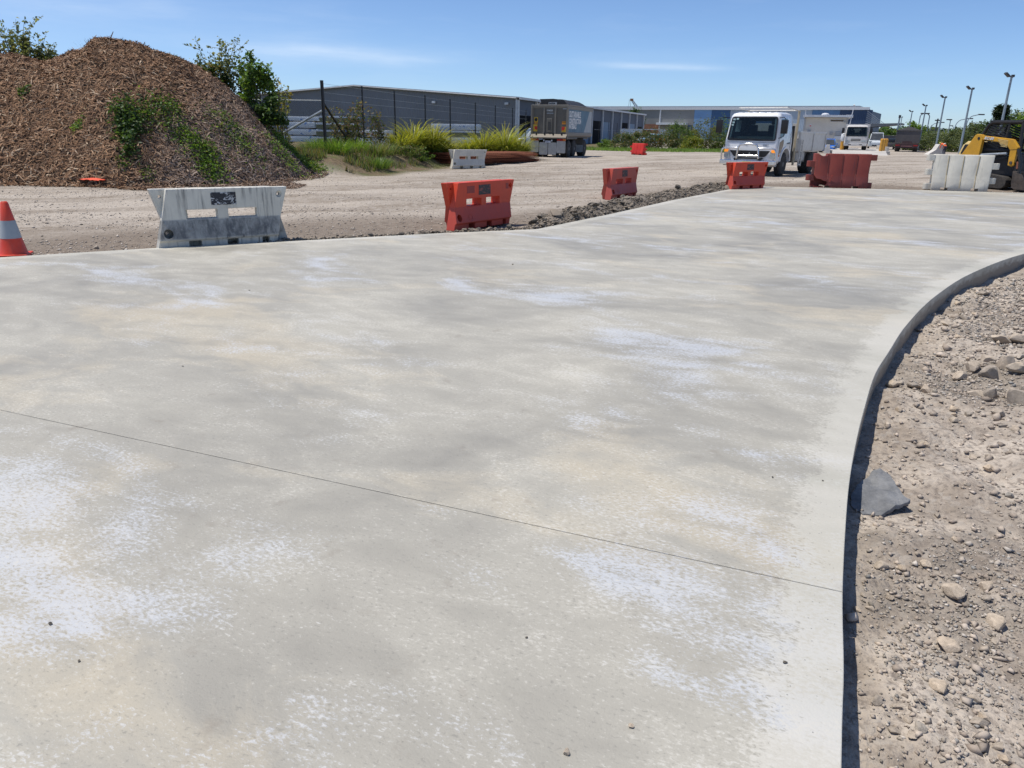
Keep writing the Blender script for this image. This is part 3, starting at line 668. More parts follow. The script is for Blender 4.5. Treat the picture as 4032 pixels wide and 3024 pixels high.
LB, HB = 0.93, 0.86            # half length and height
def half_shell():
    """one moulded half: slanting end, sloped foot, two windows and two fork slots"""
    zr = [0, .105, .135, .42, .555, HB-.02, HB]
    def lx(z): return -1.0 + .22*(z/HB)      # both ends lean right: the mirrored half leans left
    def rx(z): return .75 + .25*(z/HB)
    cols = [None, -.56, -.54, -.38, -.09, .0, .07, .16, .50, .53, .64, None]
    def depth(z): return .125 if z >= .42 else .125+.105*(.42-z)/(.42-.13) if z > .135 else .225 if z > .12 else .195
    nz, nc = len(zr), len(cols)
    def P(i, j, front):
        z = zr[i]; x = lx(z) if j == 0 else rx(z) if j == nc-1 else cols[j]
        return (x, -depth(z) if front else .004, z)
    present = np.ones((nz-1, nc-1), bool)
    for j in range(nc-1):
        a = cols[j] if cols[j] is not None else -9; bb = cols[j+1] if cols[j+1] is not None else 9
        if (a >= -.55 and bb <= -.08) or (a >= .06 and bb <= .51): present[3, j] = False
        if (a >= -.57 and bb <= -.37) or (a >= -.01 and bb <= .17) or (a >= .52 and bb <= .65): present[0, j] = False
    vid = {}; mb = MB()
    def V(i, j, fr):
        k = (i, j, fr)
        if k not in vid: vid[k] = len(mb.v); mb.v.append(P(i, j, fr))
        return vid[k]
    for i in range(nz-1):
        for j in range(nc-1):
            if not present[i, j]: continue
            mb.f.append((V(i, j, 1), V(i, j+1, 1), V(i+1, j+1, 1), V(i+1, j, 1))); mb.f.append((V(i, j, 0), V(i+1, j, 0), V(i+1, j+1, 0), V(i, j+1, 0)))
            def gone(a, c): return a < 0 or c < 0 or a >= nz-1 or c >= nc-1 or not present[a, c]
            if gone(i-1, j): mb.f.append((V(i, j, 1), V(i, j, 0), V(i, j+1, 0), V(i, j+1, 1)))
            if gone(i+1, j): mb.f.append((V(i+1, j, 1), V(i+1, j+1, 1), V(i+1, j+1, 0), V(i+1, j, 0)))
            if gone(i, j-1): mb.f.append((V(i, j, 1), V(i+1, j, 1), V(i+1, j, 0), V(i, j, 0)))
            if gone(i, j+1): mb.f.append((V(i, j+1, 1), V(i, j+1, 0), V(i+1, j+1, 0), V(i+1, j+1, 1)))
    return mb
def barrier_mesh():
    me = half_shell().mesh('shell', .014, None, 2)
    def c(x, y, z, r, l): return MB().cyl((x, y-l, z), (x, y+l, z), r, 20)
    me = boolean(me, [c(LB-.07, -.13, HB-.11, .05, .03), c(-LB+.10, -.22, .225, .068, .16), c(LB-.07, -.13, HB-.11, .025, .3), c(-LB+.10, -.2, .225, .022, .4)])
    bm = bmesh.new(); bm.from_mesh(me)
    q = bm.copy(); bmesh.ops.rotate(q, verts=q.verts, cent=(0, 0, 0), matrix=Matrix.Rotation(math.pi, 3, 'Z')); m2 = bpy.data.meshes.new('x'); q.to_mesh(m2); bm.from_mesh(m2); q.free()
    out = bpy.data.meshes.new('body'); bm.to_mesh(out); bm.free(); bpy.data.meshes.remove(m2); out.materials.clear(); return out
BAR = barrier_mesh()
def barrier(name_label, px0, py0, px1, py1, mat_, sticker_mat, group, scale=1.0, extra=True, dz=0.0):
    """front foot of the barrier runs between two ground points"""
    a = ground_at(px0, py0); c = ground_at(px1, py1); mid = (a+c)/2; d = c-a; rz = math.atan2(d.y, d.x); back = Vector((-d.y, d.x, 0)).normalized()*.2
    o = empty('road_barrier', name_label, 'barrier', (mid.x+back.x, mid.y+back.y, max(gzp(mid.x+back.x, mid.y+back.y), -.03)+dz), rz, group); o.scale = (scale,)*3
    me = BAR.copy(); bo = link('body', me, mat_, o)
    if sticker_mat: MB().bx(-.17, .20, -.1295, -.124, .615, .80).build('warning_sticker', sticker_mat, o)
    if extra:
        mb = MB()
        mb.bx(-.53, -.30, -.128, -.124, .66, .79); mb.build('reflector_patch', patch_r, o)
        MB().bx(LB-.22, LB-.13, -.1285, -.124, .69, .80).build('reflector_patch', patch_r, o)
    MB().lathe([(.052, 0), (.058, .006), (.05, .006), (.048, .001)], 20, Matrix.Translation((-LB+.42, -.193, .225)) @ Matrix.Rotation(R(71), 4, 'X')).build('moulded_emblem', mat_, o)
    MB().lathe([(.03, 0), (.03, .004), (.018, .004), (.018, -.02)], 14, Matrix.Translation((.05, -.02, HB))).build('filler_rim', mat_, o)
    return o
barrier('white grimy plastic barrier with torn black sticker, left of slab edge by the orange cone', 640, 977, 1138, 945, white_pl, stk_w, 'slotted plastic barriers round the slab', .97, False)
barrier('bright orange red slotted barrier nearest the slab corner, with dark torn sticker', 1775, 907, 2048, 868, red_pl, stk_r, 'slotted plastic barriers round the slab', .95)
barrier('faded red slotted barrier half way along the rubble strip', 2388, 787, 2535, 766, red_pl2, stk_r, 'slotted plastic barriers round the slab', .93, False, .0)
barrier('orange red slotted barrier right in front of the white truck bull bar', 2858, 747, 3042, 738, red_pl, stk_r, 'slotted plastic barriers round the slab', .98, False, .02)
barrier('clean white slotted barrier standing before the rusty mesh stack', 1775, 662, 1925, 660, white_pl2, None, 'slotted plastic barriers round the slab', 1.0, False)

# tall interlocking barriers with knuckle lugs
def tall_barrier(label, a, c, mat_, L, Hh, flip, broken=False, ribm=None, z0=None):
    mid = (a+c)/2; d = c-a; rz = math.atan2(d.y, d.x); back = Vector((-d.y, d.x, 0)).normalized()*.3
    zz_ = gzp(mid.x+back.x, mid.y+back.y) if z0 is None else z0
    o = empty('interlocking_barrier', label, 'barrier', (mid.x+back.x, mid.y+back.y, zz_), rz, 'tall interlocking plastic barriers')
    h = L/2-.2; prof = [(.0, .27), (.10, .29), (.30, .26), (.52, .17), (Hh-.04, .13), (Hh, .11)]
    nb = 4; mb = MB(); rings = []
    # columns of bulging panels: grooves between them
    xs = []
    for k in range(nb):
        w = 2*h/nb; x = -h+k*w; xs += [(x+.015, 0.0), (x+.05, 1.0), (x+w-.05, 1.0), (x+w-.015, 0.0)]
    V = []; nzp = len(prof)
    for (x, bl_) in xs:
        for (z, y) in prof: V.append((x*(1-.06*(1-z/Hh)), -(y-.014*(1-bl_)), z))
        for (z, y) in prof[::-1]: V.append((x*(1-.06*(1-z/Hh)), (y-.014*(1-bl_)), z))
    n = 2*nzp; rings = [V[i*n:(i+1)*n] for i in range(len(xs))]
    mb.loft(rings); me = mb.mesh('body', .008, 30)
    cut = [MB().bx(s*h*.5-.11, s*h*.5+.11, -.6, .6, -.1, .1) for s in (-1, 1)]
    if broken:
        j = MB(); j.prism([(-h-.3, .07), (-h+.42, .07), (-h+.55, .22), (-h+.36, .27), (-h+.30, .31), (-h+.12, .34), (-h+.05, .46), (-h-.3, .52)], -.6, .19, 'y'); cut.append(j)
        j = MB(); j.prism([(-h+.10, Hh+.1), (-h+.16, Hh-.03), (-h+.30, Hh-.10), (-h+.44, Hh-.07), (-h+.47, Hh+.1)], -.6, .6, 'y'); cut.append(j)
    me = boolean(me, cut); me.materials.clear(); link('body', me, mat_, o)
    lz = Hh/5
    for side in (-1, 1):
        for k in range(5):
            up = (k % 2 == 0); mine = up if (side == 1) != flip else not up
            if not mine or (broken and side == 1 and k == 2): continue
            z0_, z1_ = k*lz+.02, (k+1)*lz-.02; yy = .14; x0_ = h*(1-.06*(1-(k+.5)/5))-.04; p = []
            for q in range(9):
                a_ = -math.pi/2+math.pi*q/8; p.append((side*(x0_+.16+.09*math.cos(a_)), yy*math.sin(a_)))
            p = [(side*x0_, -yy)]+p+[(side*x0_, yy)]
            lug = MB().prism(p, z0_, z1_, 'z').mesh('lug', .012)
            lug = boolean(lug, [MB().cyl((side*(x0_+.14), 0, z0_-.1), (side*(x0_+.14), 0, z1_+.1), .035, 12)]); lug.materials.clear()
            link('knuckle_lug', lug, mat_, o)
    if ribm:
        for k in range(1, nb):
            x = -h+k*2*h/nb; mb = MB(); pts = [(x*(1-.06*(1-z/Hh)), -(y-.014)-.002, z) for z, y in prof[1:-1]]; mb.tube(pts, .018, 6); mb.build('rib_groove', ribm, o)
    if broken: MB().box((-h+.62, -.27, .34), (.05, .012, .26), Matrix.Rotation(R(14), 3, 'Y')).build('loose_shard', red_pl2, o)
    return o
tan_rib = basic('stained_rib', (.44, .37, .24), .6)
dk_rib = basic('dark_rib', (.17, .035, .028), .6)
tall_barrier('broken dark red interlocking barrier with jagged hole and torn top rim', ground_at(3195, 736), ground_at(3425, 741), red_pl3, 2.35, 1.17, False, True, dk_rib)
tall_barrier('off white interlocking barrier with tan stained ribs in front of the yellow loader', ground_at(3665, 746), ground_at(3888, 754), white_pl2, 2.25, 1.19, True, False, tan_rib)
a_ = ground_at(2478, 606, .1); c_ = ground_at(2536, 608, .1); tall_barrier('small looking bright red interlocking barrier alone before the far hedge', a_, c_, plastic('bright_red_plastic', (.60, .03, .02), amt=.05, dust=.15, dustcol=(.4, .05, .05)), 1.55, .92, False)

# ------------------------------------------------------------------ traffic cone
p = ground_at(62, 1000); co_ = empty('traffic_cone', 'orange traffic cone with grey reflective band at the left picture edge', 'cone', (p.x-.06, p.y+.06, gzp(p.x, p.y)), R(20))
con = basic('cone_orange', (.72, .055, .02), .45, var=.12, dirt=.2); ref = basic('cone_reflective', (.36, .39, .41), .35)
def rr(z): return .155-.112*(z-.05)/.66
MB().bx(-.19, .19, -.19, .19, 0, .035).build('base', con, co_, .02, 40)
MB().lathe([(.172, .03), (.16, .055), (rr(.24), .24)], 28).build('lower_cone', con, co_, smooth=40)
MB().lathe([(rr(.24)+.003, .24), (rr(.47)+.003, .47)], 28).build('reflective_band', ref, co_, smooth=40)
MB().lathe([(rr(.47), .47), (rr(.70), .70), (.03, .715), (.022, .70)], 28).build('upper_cone', con, co_, smooth=40)

# ------------------------------------------------------------------ stack of rusty reinforcing mesh
rust = basic('rusty_steel', (.19, .062, .032), .85, .2, .35, 9)
rm = empty('reinforcing_mesh_stack', 'long low stack of rusty reinforcing mesh sheets lying on timber bearers', 'steel mesh', (0, 0, 0)); pa = ground_at(1830, 655); pb = ground_at(2128, 640)
ux = (pb-pa); L = ux.length; rm.location = (pa.x, pa.y, gzp(pa.x+2, pa.y+1.5)); rm.rotation_euler = (0, 0, math.atan2(ux.y, ux.x))
bar_l = MB().tube([(0, 0, 0), (L, 0, 0)], .016, 4).mesh('long_bar'); bar_c = MB().tube([(0, 0, 0), (0, 2.3, 0)], .016, 4).mesh('cross_bar')
for k in range(7):
    sheet = MB(); z = .13+.075*k; off = (k % 3)*.12; sh = 1-.010*k
    for i in range(16): sheet.tube([(off, i*.15, z), (L*.52, i*.15, z+.02), (L*sh-off, i*.15, z-.10*(k/7))], .017, 4)
    for i in range(int(L*sh/.2)): x = off+i*.2; sheet.tube([(x, -.05, z+.034), (x, 2.3, z+.034)], .017, 4, False)
    o = sheet.build('mesh_sheet', rust, rm)
for x in (.0, L*.34, L*.66, L*.90): MB().bx(x, x+.18, -.12, 2.4, -.04, .11).build('bearer', basic('bearer_grey', (.13, .10, .075), .9) if x else basic('bearer_pale', (.40, .30, .10), .9), rm, .01)
# ------------------------------------------------------------------ vehicle helpers
tyre_m = basic('tyre_rubber', (.028, .027, .026), .85, var=.25, vscale=6, dirt=.5, dirtcol=(.16, .14, .12), bmp=.3, bscale=40)
rim_m = basic('dusty_wheel_rim', (.16, .155, .15), .6, .3, .2, 5, .4)
chassis_m = basic('chassis_black', (.022, .021, .02), .7, dirt=.4, dirtcol=(.10, .085, .07))
chrome = basic('bull_bar_alloy', (.70, .71, .72), .22, .9, .08)
amber = basic('amber_lens', (.75, .22, .015), .25, emit=((1, .33, .02), .55)); amber_off = basic('amber_lens_unlit', (.50, .13, .015), .3)
red_lens = basic('red_lens', (.30, .012, .012), .25); lamp_glass = basic('headlamp_glass', (.42, .46, .47), .12, .2, .25, 14)
white_cab = basic('white_cab_paint', (.76, .775, .79), .28, var=.03, dirt=.06, dirtcol=(.5, .46, .40), coat=.5)
black_trim = basic('black_trim', (.012, .012, .013), .45)
screen = basic('windscreen_glass', (.022, .034, .042), .04, var=.6, vscale=2.2, spec=1.0)
m, t, b, co = newmat('see_through_glass')
o__ = [x for x in t.nodes if x.type == 'OUTPUT_MATERIAL'][0]; tr_ = nd(t, 'BsdfTransparent'); tr_.inputs['Color'].default_value = (.66, .76, .78, 1); b.inputs['Base Color'].default_value = (.01, .014, .016, 1); b.inputs['Roughness'].default_value = .04; b.inputs['Specular IOR Level'].default_value = .9
mx__ = nd(t, 'MixShader', Fac=.30); t.links.new(tr_.outputs[0], mx__.inputs[1]); t.links.new(b.outputs[0], mx__.inputs[2]); t.links.new(mx__.outputs[0], o__.inputs['Surface']); clear_glass = m
cab_lining = basic('cab_lining', (.20, .205, .21), .8); dash_m = basic('dashboard_grey', (.20, .205, .20), .7, var=.3, vscale=5); seat_m = basic('seat_cloth', (.055, .06, .065), .9)
RX = Matrix.Rotation(R(90), 4, 'Y')
def wheel(parent, x, y, r, w, name='wheel'):
    s = 1 if x > 0 else -1
    pr = [(r*.58, -w/2), (r*.80, -w/2-.01), (r*.93, -w/2+.02), (r, -w/2+.06), (r, w/2-.06), (r*.93, w/2-.02), (r*.80, w/2+.01), (r*.58, w/2)]
    M = Matrix.Translation((x, y, r)) @ RX
    mb = MB(); mb.lathe(pr, 28, M)
    for k in range(28):       # tread lugs
        a = 2*math.pi*k/28; mb.box((x, y+math.cos(a)*(r+.004), r+math.sin(a)*(r+.004)), (w*.8, .05, .03), Matrix.Rotation(a-math.pi/2, 3, 'X'))
    t_ = mb.build(name, tyre_m, parent, smooth=40)
    o_ = s*(w/2-.03)
    rm_ = MB().lathe([(r*.60, -.02), (r*.60, .03), (r*.50, .025), (r*.42, -.05), (r*.22, -.05), (r*.20, .03), (r*.10, .04)], 20, Matrix.Translation((x+o_, y, r)) @ Matrix.Rotation(R(90)*s, 4, 'Y'))
    rm_.build('rim', rim_m, t_, smooth=35)
    return t_
def rrect(hw, yf, yb, z, rf=.12, rb=.05, n=4):
    p = []
    for (cx, cy, r, a0) in ((hw-rf, yf+rf, rf, -90), (hw-rb, yb-rb, rb, 0), (-hw+rb, yb-rb, rb, 90), (-hw+rf, yf+rf, rf, 180)):
        for k in range(n+1):
            a = R(a0+90*k/n); p.append((cx+r*math.cos(a), cy+r*math.sin(a), z))
    return p
def rounded_poly(pts, r, n=4):
    out = []; N = len(pts)
    for i in range(N):
        p = Vector(pts[i]); a = (Vector(pts[i-1])-p); c = (Vector(pts[(i+1) % N])-p); q = min(r, a.length*.45, c.length*.45)
        a = p+a.normalized()*q; c = p+c.normalized()*q
        for k in range(n+1):
            t = k/n; out.append(a*(1-t)**2+p*2*t*(1-t)+c*t*t)
    return out
def plate(name, pts, thick_dir, m, parent, r=.06):
    """rounded flat plate from 3D corner points, thickened along a vector"""
    q = rounded_poly(pts, r); n = len(q); d = Vector(thick_dir); mb = MB()
    mb.add([tuple(p) for p in q]+[tuple(p+d) for p in q], [tuple(range(n)), tuple(range(2*n-1, n-1, -1))]+[(i, (i+1) % n, (i+1) % n+n, i+n) for i in range(n)])
    return mb.build(name, m, parent)
CABL = [(.50, 1.06, .12, 1.74), (.60, 1.13, .03, 1.76), (1.36, 1.14, 0, 1.76), (2.34, 1.05, .20, 1.73), (2.45, 1.00, .29, 1.68), (2.51, .85, .48, 1.52), (2.525, .5, .7, 1.3)]
def cab(parent, paint, glass):
    me = MB().loft([rrect(hw, yf, yb, z, .14 if z > .55 else .1, .07) for z, hw, yf, yb in CABL]).mesh('cab_shell', 0, 28)
    arch = [MB().cyl((x, 1.02, .50), (x*.45, 1.02, .50), .60, 28) for x in (-1.5, 1.5)]
    hole = MB(); hole.loft([[(-.90, -.2, 1.45), (.90, -.2, 1.45), (.90, 1.5, 1.35), (-.90, 1.5, 1.35)], [(-.84, -.2, 2.27), (.84, -.2, 2.27), (.84, 1.5, 2.30), (-.84, 1.5, 2.30)]])
    me = boolean(me, arch+[hole, MB().bx(-1.4, 1.4, .36, .98, 1.74, 2.2), MB().bx(-.62, .62, 1.4, 2.0, 1.78, 2.18)]); me.materials.clear(); me.materials.append(paint); me.materials.append(cab_lining)
    for f in me.polygons:
        c_ = f.center; n_ = f.normal
        if abs(c_.x) < .97 and .03 < c_.y < 1.62 and 1.3 < c_.z < 2.33 and not (c_.y < .22 and n_.y < -.7): f.material_index = 1
    link('cab_shell', me, None, parent)
    MB().prism([(.16, 1.36), (.42, 1.36), (.40, 1.52), (.20, 1.56)], -.86, .86, 'x').build('dashboard', dash_m, parent, .02)
    for s in (-1, 1):
        MB().bx(s*.48-.24, s*.48+.24, 1.18, 1.34, 1.36, 2.02).build('seat_back', seat_m, parent, .05, 40); MB().bx(s*.48-.13, s*.48+.13, 1.20, 1.32, 2.03, 2.2).build('headrest', seat_m, parent, .04, 40)
    MB().tube([(-.45+.2*math.cos(k*math.pi/8), .50-.06*math.sin(k*math.pi/8), 1.62+.19*math.sin(k*math.pi/8)) for k in range(17)], .018, 6).build('steering_wheel', black_trim, parent)
    def fy(z): return (z-1.36)/.98*.20
    def sx(z): return 1.14-(z-1.36)/.98*.09 if z > 1.36 else 1.135
    d = -.014
    q0 = rounded_poly([(x, fy(z)-.012, z) for x, z in ((-1.03, 1.385), (1.03, 1.385), (.965, 2.335), (-.965, 2.335))], .12); q1 = rounded_poly([(x, fy(z)-.012, z) for x, z in ((-.975, 1.44), (.975, 1.44), (.91, 2.28), (-.91, 2.28))], .10); n_ = len(q0)
    mb = MB(); mb.add([tuple(p) for p in q0]+[tuple(p) for p in q1]+[tuple(p+Vector((0, -.012, 0))) for p in q0]+[tuple(p+Vector((0, -.012, 0))) for p in q1], [f_ for i in range(n_) for j in [(i+1) % n_] for f_ in ((i, j, n_+j, n_+i), (2*n_+i, 3*n_+i, 3*n_+j, 2*n_+j), (i, 2*n_+i, 2*n_+j, j), (n_+i, n_+j, 3*n_+j, 3*n_+i))]); mb.build('windscreen_seal', black_trim, parent)
    MB().bx(-1.0, 1.0, -.006, .01, 1.325, 1.335).build('panel_seam', black_trim, parent); MB().bx(-.006, .006, 0, 0.001, 1.0, 1.001)
    plate('windscreen', [(x, fy(z)-.012, z) for x, z in ((-.985, 1.43), (.985, 1.43), (.92, 2.29), (-.92, 2.29))], (0, -.006, 0), clear_glass, parent, .10)
    for s in (-1, 1):
        plate('side_window', [(s*(sx(z)-.004), y, z) for y, z in ((.30, 2.24), (1.02, 2.27), (1.08, 1.80), (.78, 1.66), (.20, 1.46))], (s*.014, 0, 0), clear_glass, parent, .06)
        plate('door_lower_window', [(s*1.128, y, z) for y, z in ((.17, 1.34), (.62, 1.46), (.66, 1.26), (.42, .93), (.20, .86))], (s*.018, 0, 0), glass, parent, .05)
        MB().tube([(s*1.14, 1.12, 1.30), (s*1.17, 1.14, 1.30), (s*1.17, 1.40, 1.32), (s*1.14, 1.42, 1.32)], .018, 6).build('door_handle', black_trim, parent)
        MB().box((s*1.137, .115, 1.6), (.006, .012, 1.0), Matrix.Rotation(R(-11), 3, 'X')).build('door_gap', black_trim, parent)
        MB().box((s*1.14, 1.50, 1.45), (.006, .014, 1.5)).build('door_gap', black_trim, parent)
        # mirror on its arm
        MB().tube([(s*1.04, .12, 2.28), (s*1.28, -.10, 2.30), (s*1.36, -.12, 2.24), (s*1.36, -.12, 1.58), (s*1.12, .02, 1.50)], .016, 6).build('mirror_arm', black_trim, parent)
        MB().bx(s*1.36-.13, s*1.36+.13, -.22, -.08, 1.68, 2.20).build('mirror', black_trim, parent, .03, 40)
    for x in (-.55, .25):
        MB().tube([(x+.35, -.03, 1.42), (x-.25, -.0, 1.47), (x-.45, .02, 1.50)], .012, 5).build('wiper', black_trim, parent)
def steps_arch(parent, paint):
    for s in (-1, 1):
        pts = []
        for k in range(13):
            a = R(8+164*k/12); pts.append((math.cos(a), math.sin(a)))
        mb = MB(); ring = []
        for r_ in (.60, .67):
            ring.append([(1.02+c*r_, .50+s_*r_) for c, s_ in pts])
        poly = ring[0]+ring[1][::-1]; mb.prism(poly, s*1.06, s*1.17, 'x'); mb.build('wheel_arch', paint, parent)

# ------------------------------------------------------------------ white tipper truck
pt = ground_at(2955, 690); tk = empty('tipper_truck', 'white tipper truck with alloy bull bar and lit amber indicators', 'truck', (10.30, 34.2, gzp(10.3, 34.2)), R(-37)); tk.scale = (1.06,)*3
cab(tk, white_cab, screen); steps_arch(tk, white_cab)
MB().bx(-1.10, 1.10, -.05, .25, .38, .60).build('bumper', basic('bumper_grey', (.38, .39, .40), .5, dirt=.4), tk, .04)
plate('grille', [(-.86, -.002, 1.00), (.86, -.002, 1.00), (.66, -.002, .76), (-.66, -.002, .76)], (0, -.02, 0), black_trim, tk, .05)
plate('lower_grille', [(-.62, -.002, .72), (.62, -.002, .72), (.56, -.002, .67), (-.56, -.002, .67)], (0, -.016, 0), black_trim, tk, .02)
mb = MB()
for k in range(3):
    a = R(90+120*k); mb.add([(0, -.03, .87), (.035*math.cos(a+.5), -.03, .87+.035*math.sin(a+.5)), (.07*math.cos(a), -.03, .87+.07*math.sin(a)), (.035*math.cos(a-.5), -.03, .87+.035*math.sin(a-.5))], [(0, 1, 2, 3)])
mb.build('grille_emblem', chrome, tk)
text('model_badge', '1227', .085, basic('badge_grey', (.2, .22, .25), .4), tk, Matrix.Translation((.52, -.006, 1.19)) @ FACE_NEG_Y, 1.4, .002)
for s in (-1, 1):
    plate('headlight', [(s*x, -.004, z) for x, z in ((.88, .99), (1.08, 1.0), (1.09, .70), (.84, .72))], (0, -.03, 0), lamp_glass, tk, .04)
    plate('indicator', [(s*x, -.036, z) for x, z in ((.90, 1.035), (1.08, 1.04), (1.09, .93), (.93, .93))], (0, -.014, 0), amber, tk, .03)
    MB().bx(s*1.135-.012, s*1.135+.012, .20, .32, .78, .86).build('side_marker', amber_off, tk, .008)
    MB().bx(s*.98-.06, s*.98+.06, -.12, -.05, .53, .58).build('bumper_lamp', amber, tk, .01)
MB().bx(-.19, .19, -.262, -.245, .47, .58).build('number_plate', basic('front_plate', (.60, .56, .30), .5), tk)
# bull bar
MB().tube([(-.50, -.16, .45), (-.46, -.22, .72), (-.42, -.24, 1.12), (-.34, -.24, 1.23), (-.1, -.24, 1.26), (.1, -.24, 1.26), (.34, -.24, 1.23), (.42, -.24, 1.12), (.46, -.22, .72), (.50, -.16, .45)], .042, 10).build('bull_bar_hoop', chrome, tk, smooth=50)
for s in (-1, 1):
    MB().tube([(s*.44, -.24, 1.10), (s*.98, -.22, 1.10), (s*1.10, -.20, 1.06), (s*1.15, -.17, .95), (s*1.15, -.14, .50)], .036, 10).build('bull_bar_side', chrome, tk, smooth=50)
MB().tube([(-.46, -.22, .80), (.46, -.22, .80)], .034, 8).build('bull_bar_rail', chrome, tk, smooth=50)
MB().bx(-1.18, 1.18, -.24, -.08, .44, .62).build('bull_bar_channel', chrome, tk, .03)
for x in (-.5, .5): MB().bx(x-.06, x+.06, -.25, -.10, .62, .70).build('bull_bar_mount', black_trim, tk)
for (x, z) in ((-.86, 2.22), (-.72, 2.24), (-.88, 2.10), (-.90, 2.0)): MB().box((x, (z-1.36)/.98*.2-.022, z), (.10, .004, .07)).build('windscreen_sticker', basic('sticker_pale', (.45, .62, .62), .5), tk)
for x in (-.6, -.3, 0, .3, .6): MB().bx(x-.06, x+.06, .42, .46, 2.495, 2.515).build('roof_marker', trim_white, tk)
# exhaust, body
tray = basic('tipper_body_white', (.66, .65, .61), .45, var=.06, dirt=.5, dirtcol=(.42, .37, .31))
under = basic('dusty_underbody_shade', (.115, .105, .095), .85, var=.3, dirt=.5, dirtcol=(.25, .22, .19))  # dusty tone darkened to stand for the shadow below the tray
MB().bx(-.42, .42, .4, 6.3, .62, .86).build('chassis', chassis_m, tk)
MB().tube([(1.0, 1.95, .8), (1.0, 1.95, 2.0)], .12, 12).build('exhaust_stack', chassis_m, tk, smooth=40)
MB().bx(.55, 1.02, 1.86, 2.12, 1.0, 1.95).build('air_cleaner', chassis_m, tk, .03)
MB().bx(-1.15, 1.15, 2.30, 2.38, .98, 2.1).build('headboard', tray, tk, .01)
for s in (-1, 1):
    MB().bx(s*1.10-.035, s*1.10+.035, 2.26, 2.36, .40, 2.62).build('headboard_post', basic('post_cream', (.55, .47, .32), .6), tk)
    plate('tray_side', [(s*1.16, y, z) for y, z in ((2.4, 1.02), (6.3, 1.02), (6.3, 1.72), (2.4, 1.72))], (s*.06, 0, 0), tray, tk, .02)
    MB().bx(s*1.19-.05, s*1.19+.05, 2.4, 6.34, 1.70, 1.79).build('top_rail', tray, tk, .012)
    for y in (2.42, 4.35, 6.26): MB().bx(s*1.22-.03, s*1.22+.04, y, y+.09, .98, 1.72).build('side_post', tray, tk)
    MB().bx(s*.95-.13, s*.95+.13, 2.6, 3.9, .56, .94).build('side_tank', basic('tank_grey', (.42, .41, .39), .5, dirt=.5), tk, .05)
    MB().bx(s*.98-.16, s*.98+.16, 4.3, 5.9, .93, 1.0).build('mudguard', tray, tk, .03)
MB().bx(-1.15, 1.15, 2.4, 6.3, .96, 1.04).build('tray_floor', tray, tk); MB().bx(-1.18, 1.18, 6.28, 6.36, 1.0, 1.76).build('tailgate', tray, tk, .01)
MB().bx(-.98, .98, 2.5, 6.2, .50, .95).build('subframe_shade_block', under, tk)  # widened dark block fills the shadowed space between tray and ground
# overhead rack over the cab: rails and mesh
rk_ = MB(); rk_.tube([(-1.10, 2.32, 2.62), (1.10, 2.32, 2.62)], .03, 6)
for s in (-1, 1): rk_.tube([(s*1.10, 2.32, 2.62), (s*1.02, 1.0, 2.70)], .028, 6)
rk_.tube([(-1.02, 1.0, 2.70), (1.02, 1.0, 2.70)], .028, 6); rk_.build('cab_rack', tray, tk)
# ladder
ld = MB()
for y in (2.46, 2.78): ld.bx(1.25, 1.30, y-.02, y+.02, .36, 1.45)
ld.build('ladder_rail', tray, tk)
for k in range(4): MB().bx(1.24, 1.29, 2.48, 2.76, .42+.27*k, .455+.27*k).build('ladder_rung', tray, tk)
lm = [] ; mb = MB()
gx_ = np.linspace(-1.1, 1.1, 9); gy_ = np.linspace(2.45, 6.2, 14)
for y in gy_:
    for x in gx_: lm.append((x, y, 1.45+.30*math.exp(-((x/.9)**2+((y-3.2)/1.1)**2))+.05*float(vnoise(x*4, y*4, 3))))
mb.add(lm, [(i*9+j, i*9+j+1, (i+1)*9+j+1, (i+1)*9+j) for i in range(13) for j in range(8)]); mb.build('sand_load', basic('pale_sand', (.50, .46, .40), .95, var=.2, vscale=6, bmp=.6, bscale=20), tk, smooth=60)
for s in (-1, 1):
    wheel(tk, s*.98, 1.02, .46, .26); wheel(tk, s*.92, 4.75, .46, .5)

# ------------------------------------------------------------------ grey tipper trailer with printed side
tp = empty('tipper_trailer', 'dusty grey tipper trailer seen from behind with blue printed side and black tarp', 'trailer', (2.25, 53.0, gzp(2.25, 53)), R(-20)); tp.scale = (1, 1, 1.08)
alu = basic('dusty_aluminium', (.145, .13, .108), .6, .25, .18, 1.6, .45, (.20, .17, .135)); alu_l = basic('dusty_aluminium_frame', (.235, .212, .178), .55, .25, .12, 2, .35, (.25, .21, .17))
WB = 1.27
MB().bx(-WB+.04, WB-.04, 0.0, .05, 1.30, 3.02).build('tailgate', alu, tp)
for x in (-WB+.05, -.40, .40, WB-.05): MB().bx(x-.06, x+.06, -.055, .0, 1.28, 3.02).build('tailgate_rib', alu_l, tp, .012)
MB().bx(-WB, WB, -.075, .02, 3.0, 3.13).build('tailgate_top_rail', alu_l, tp, .015); MB().bx(-WB, WB, -.02, .0, 2.92, 3.0).build('tailgate_lip', alu_l, tp)
mb = MB(); mb.add([(-WB, -.06, 1.40), (WB, -.06, 1.40), (WB, -.34, 1.20), (-WB, -.34, 1.20), (-WB, -.06, 1.34), (WB, -.06, 1.34), (WB, -.34, 1.13), (-WB, -.34, 1.13)], [(0, 3, 2, 1), (4, 5, 6, 7), (0, 1, 5, 4), (3, 7, 6, 2), (0, 4, 7, 3), (1, 2, 6, 5)]); mb.build('spill_ledge', alu, tp)
for x in (-.9, -.3, .3, .9): MB().bx(x-.03, x+.03, -.20, -.06, 1.36, 1.46).build('ledge_bracket', chassis_m, tp)
